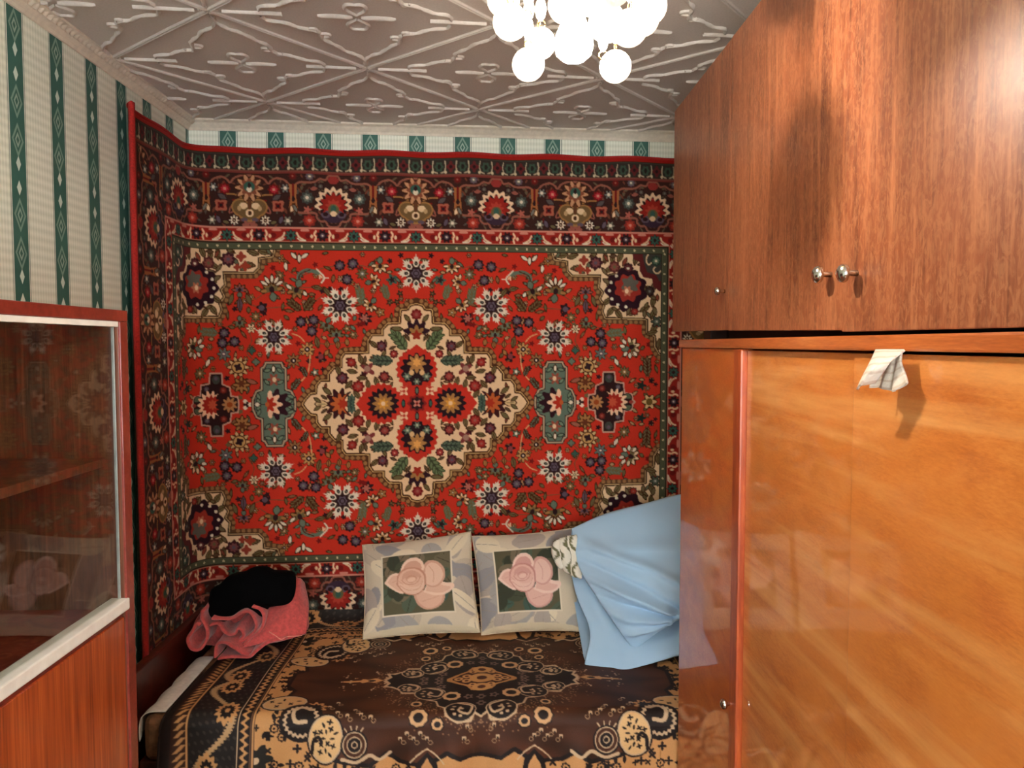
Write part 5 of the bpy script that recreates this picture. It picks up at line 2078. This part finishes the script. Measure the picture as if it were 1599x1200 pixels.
body = lump('blanket_body', [(306, 1000), (303, 975), (325, 945), (370, 925), (430, 905), (462, 903), (478, 925), (481, 960), (479, 985), (450, 998), (400, 1012), (350, 1024), (322, 1022)],
            (400, 968), 2.80, 0.06, 0.10, coral, wr_b, flat=ZBT)
link('blanket_body', body, coral, blanket)


def ribbon(pts, ylo, yhi, th, tilt=0.0, n=40, k=14):
    """fold of cloth: a curve seen from the front, running back from ylo to yhi, with thickness"""
    cur = spline(pts, n)
    V = np.zeros((k, n, 3))
    for j in range(k):
        f = j / (k - 1)
        y = ylo + (yhi - ylo) * f
        for i, p in enumerate(cur):
            q = at_y(p[0], p[1], ylo)
            V[j, i] = (q.x + 0.006 * math.sin(6 * f + i * 0.15), y + 0.010 * math.sin(i * 0.22), q.z + tilt * f + 0.004 * math.sin(5 * f + i * 0.2))
            V[j, i, 2] = max(V[j, i, 2], ZBT + th * 0.5)
    return V


folds = [([(314, 955), (311, 971), (318, 987), (319, 1002), (311, 1014), (300, 1011), (295, 998), (301, 989), (306, 979), (312, 981)], 2.625, 2.80, 0.012, 0.012),
         ([(326, 979), (337, 978), (343, 989), (354, 994), (367, 989), (373, 980), (380, 984), (381, 996), (371, 1005), (357, 1001)], 2.635, 2.82, 0.011, 0.015),
         ([(328, 968), (343, 971), (357, 971), (371, 961), (386, 955), (396, 960), (402, 974), (399, 988), (386, 1001), (372, 1009)], 2.63, 2.84, 0.011, 0.02),
         ([(392, 949), (403, 958), (410, 970), (408, 984), (394, 998), (380, 1012)], 2.625, 2.86, 0.011, 0.02),
         ([(334, 1030), (333, 1013), (345, 1006), (358, 1005), (368, 1011), (380, 1024), (388, 1027)], 2.60, 2.82, 0.012, 0.0),
         ([(338, 1031), (360, 1031), (386, 1027), (402, 1015), (420, 1006), (446, 1002)], 2.605, 2.84, 0.012, 0.0)]
for pts, yl, yh, th, tl in folds:
    o = link('fold', grid_mesh('fold', ribbon(pts, yl, yh, th, tl)), coral, blanket)
    solid(o, th, 0.0)
    smooth_mod(o)
# smooth flap on the right-hand side
Tt = [W(414, 952, 2.72), W(440, 930, 2.74), W(464, 905, 2.78), W(474, 911, 2.82)]
Bb = [W(380, 1012, 2.635), W(410, 1004, 2.63), W(445, 999, 2.635), W(478, 990, 2.65)]
Ll = [W(414, 952, 2.72), W(413, 968, 2.68), W(400, 992, 2.65), W(380, 1012, 2.635)]
Rr = [W(474, 911, 2.82), W(480, 940, 2.76), W(480, 970, 2.69), W(478, 990, 2.65)]
V = pillow_sheet('flap', Tt, Bb, Ll, Rr, 40, 40, 0.02, lambda s, t_: 0.005 * math.sin(7 * s + 9 * t_) * math.sin(3.14 * t_))
o = link('flap', grid_mesh('flap', V), coral, blanket)
solid(o, 0.010, 0.0)
hem = [W(420, 987, 2.622), W(430, 993, 2.618), W(439, 999, 2.615), W(448, 995, 2.62), W(460, 994, 2.625), W(472, 993, 2.63)]
hm = link('hem_thread', mesh_from('hem_thread', *tube([tuple(q) for q in spline(hem, 24)], 0.0016, 6), True), plain('pale_pink_thread', (222, 140, 124), 0.8), blanket)

black = plain('black_wool', (4, 4, 5), 1.0, nscale=120, vary=0.3, bump=0.4, sheen=0.0)
black.node_tree.nodes['Principled BSDF'].inputs['Specular IOR Level'].default_value = 0.08


def wr_k(q, r, a):
    return 0.006 * math.sin(24 * q[0] + 30 * q[2]) + 0.008 * math.sin(13 * q[2] + 1) + 0.003 * math.sin(70 * q[0])


gm = lump('garment', [(326, 937), (330, 921), (343, 913), (357, 900), (379, 895), (394, 888), (412, 888), (426, 894), (448, 895), (459, 899), (461, 915), (458, 934), (450, 943), (428, 945),
                       (419, 951), (412, 963), (404, 958), (394, 950), (383, 951), (364, 965), (344, 970), (331, 962), (326, 950)],
          (391, 925), 2.70, 0.07, 0.12, black, wr_k, n=140)
gar = link('garment', gm, black)
tag(gar, 'black rolled-up garment lying on top of the coral blanket', 'garment')

# ================================================================== chandelier
brass = plain('pale_brass', (206, 168, 110), 0.25, 1.0, vary=0.06)
CXY = (0.130, 1.20)
ch = thing('chandelier', (CXY[0], CXY[1], Z_CEIL), 'glowing chandelier of round faceted glass balls hanging from the tiled ceiling', 'chandelier')
g = NT('milky_crystal')
tl_ = g.n('ShaderNodeBsdfTranslucent')
tl_.inputs[0].default_value = (0.95, 0.93, 0.88, 1)
df = g.n('ShaderNodeBsdfDiffuse')
df.inputs[0].default_value = (0.9, 0.89, 0.86, 1)
gs = g.n('ShaderNodeBsdfGlossy')
gs.inputs['Roughness'].default_value = 0.08
vn = g.noise(g.coords(), 60, 2.0)
m1 = g.n('ShaderNodeMixShader')
g.t.links.new(g.m('MULTIPLY', vn, 0.9), m1.inputs[0])
g.t.links.new(tl_.outputs[0], m1.inputs[1])
g.t.links.new(df.outputs[0], m1.inputs[2])
m2 = g.n('ShaderNodeMixShader')
m2.inputs[0].default_value = 0.10
g.t.links.new(m1.outputs[0], m2.inputs[1])
g.t.links.new(gs.outputs[0], m2.inputs[2])
g.t.links.new(m2.outputs[0], g.out.inputs[0])
crystal = g.mat
e = NT('bulb_glass')
bt_ = e.n('ShaderNodeBsdfTransparent')
bw_ = e.n('ShaderNodeBsdfTranslucent')
bw_.inputs[0].default_value = (1, 0.97, 0.9, 1)
bx2 = e.n('ShaderNodeMixShader')
e.t.links.new(e.m('ADD', 0.22, e.m('MULTIPLY', e.noise(e.coords(), 40.0), 0.06)), bx2.inputs[0])
e.t.links.new(bt_.outputs[0], bx2.inputs[1])
e.t.links.new(bw_.outputs[0], bx2.inputs[2])
e.t.links.new(bx2.outputs[0], e.out.inputs[0])
bulb_mat = e.mat
ZRING = 2.25
vcan, fcan = lathe([(0.001, 0.0), (0.075, 0.0), (0.075, -0.012), (0.05, -0.03), (0.014, -0.045), (0.009, -0.06), (0.009, ZRING - Z_CEIL)], 28, 'z', (CXY[0], CXY[1], Z_CEIL - 0.004))
link('stem', mesh_from('stem', vcan, fcan, True), brass, ch)
vp, fp = lathe([(0.003, 0.006), (0.17, 0.006), (0.19, -0.004), (0.17, -0.006), (0.003, -0.004)], 40, 'z', (CXY[0], CXY[1], ZRING))
link('tray', mesh_from('tray', vp, fp, True), brass, ch)
BUL = at_y(896, 66, 1.20)
vb, fb = lathe([(0.013, 0.065), (0.014, 0.045), (0.020, 0.028), (0.0275, 0.010), (0.030, -0.004), (0.027, -0.018), (0.017, -0.027), (0.003, -0.030)], 24, 'z', BUL)
link('bulb', mesh_from('bulb', vb, fb, True), bulb_mat, ch)
lamp = bpy.data.lights.new('bulb_light', 'POINT')
lamp.energy = BULB_POWER
lamp.color = (1.0, 0.90, 0.76)
lamp.shadow_soft_size = 0.009
lo = bpy.data.objects.new('bulb_light', lamp)
COL.objects.link(lo)
lo.parent = ch
lo.matrix_parent_inverse = Matrix.Translation(-ch.location)
lo.location = BUL
vs2, fs2 = lathe([(0.016, ZRING - BUL.z - 0.004), (0.018, 0.10), (0.018, 0.066), (0.012, 0.062)], 20, 'z', BUL)
link('socket', mesh_from('socket', vs2, fs2, True), brass, ch)


def ico(r, sub):
    bm = bmesh.new()
    bmesh.ops.create_icosphere(bm, subdivisions=sub, radius=r)
    return bm


ball_me = bm_mesh('ball', ico(1.0, 3), False)
ball_me.materials.append(crystal)
bead_me = mesh_from('bead', *lathe([(0.002, 0.018), (0.006, 0.012), (0.0085, 0.0), (0.006, -0.012), (0.002, -0.018)], 12), True)
bead_me.materials.append(crystal)
ringv, ringf = tube([(0.0062 * math.cos(a), 0, 0.0062 * math.sin(a)) for a in np.linspace(0, 2 * math.pi, 17)[:-1]], 0.0011, 6, True)
ring_me = mesh_from('ring', ringv, ringf, True)
ring_me.materials.append(brass)


def child(name, me, parent, loc, scale=1.0, rz=0.0):
    o = bpy.data.objects.new(name, me)
    COL.objects.link(o)
    o.parent = parent
    o.matrix_parent_inverse = Matrix.Translation(-parent.location)
    o.location = loc
    o.scale = (scale,) * 3
    o.rotation_euler = (0, 0, rz)
    return o


BALLS = [(786, 0, 25, 1.14), (797, 35, 27, 1.12), (843, 68, 24, 1.26), (825, 101, 25, 1.18), (961, 104, 24.5, 1.225), (983, 44, 28, 1.15), (948, 36, 29, 1.13),
         (1013, 10, 28, 1.20), (884, 8, 28, 1.10), (925, -4, 28, 1.31), (1003, 30, 26, 1.27), (960, -18, 26, 1.05), (905, -30, 27, 1.03)]
rr = random.Random(8)
for bx_, by_, brp, byy in BALLS:
    c = at_y(bx_, by_, byy)
    r = brp / F_PX * byy
    child('ball', ball_me, ch, c, r, rr.uniform(0, 3))
    z = c.z + r
    while True:
        child('ring', ring_me, ch, (c.x, c.y, z + 0.005), 1.0, rr.uniform(0, 3))
        z += 0.010
        if z + 0.036 > ZRING - 0.006:
            break
        child('bead', bead_me, ch, (c.x, c.y, z + 0.018))
        z += 0.036
    wire = tube([(c.x, c.y, z), (c.x, c.y, ZRING - 0.004)], 0.0009, 5)
    link('wire', mesh_from('wire', *wire), brass, ch)
# two small beads between the balls
for px, py, yy in ((826, 14, 1.2), (845, 14, 1.22), (942, 62, 1.18)):
    c = at_y(px, py, yy)
    child('bead', bead_me, ch, c, 1.0)
    child('ring', ring_me, ch, (c.x, c.y, c.z - 0.023))
    link('wire', mesh_from('wire', *tube([(c.x, c.y, c.z + 0.016), (c.x, c.y, ZRING - 0.004)], 0.0009, 5)), brass, ch)
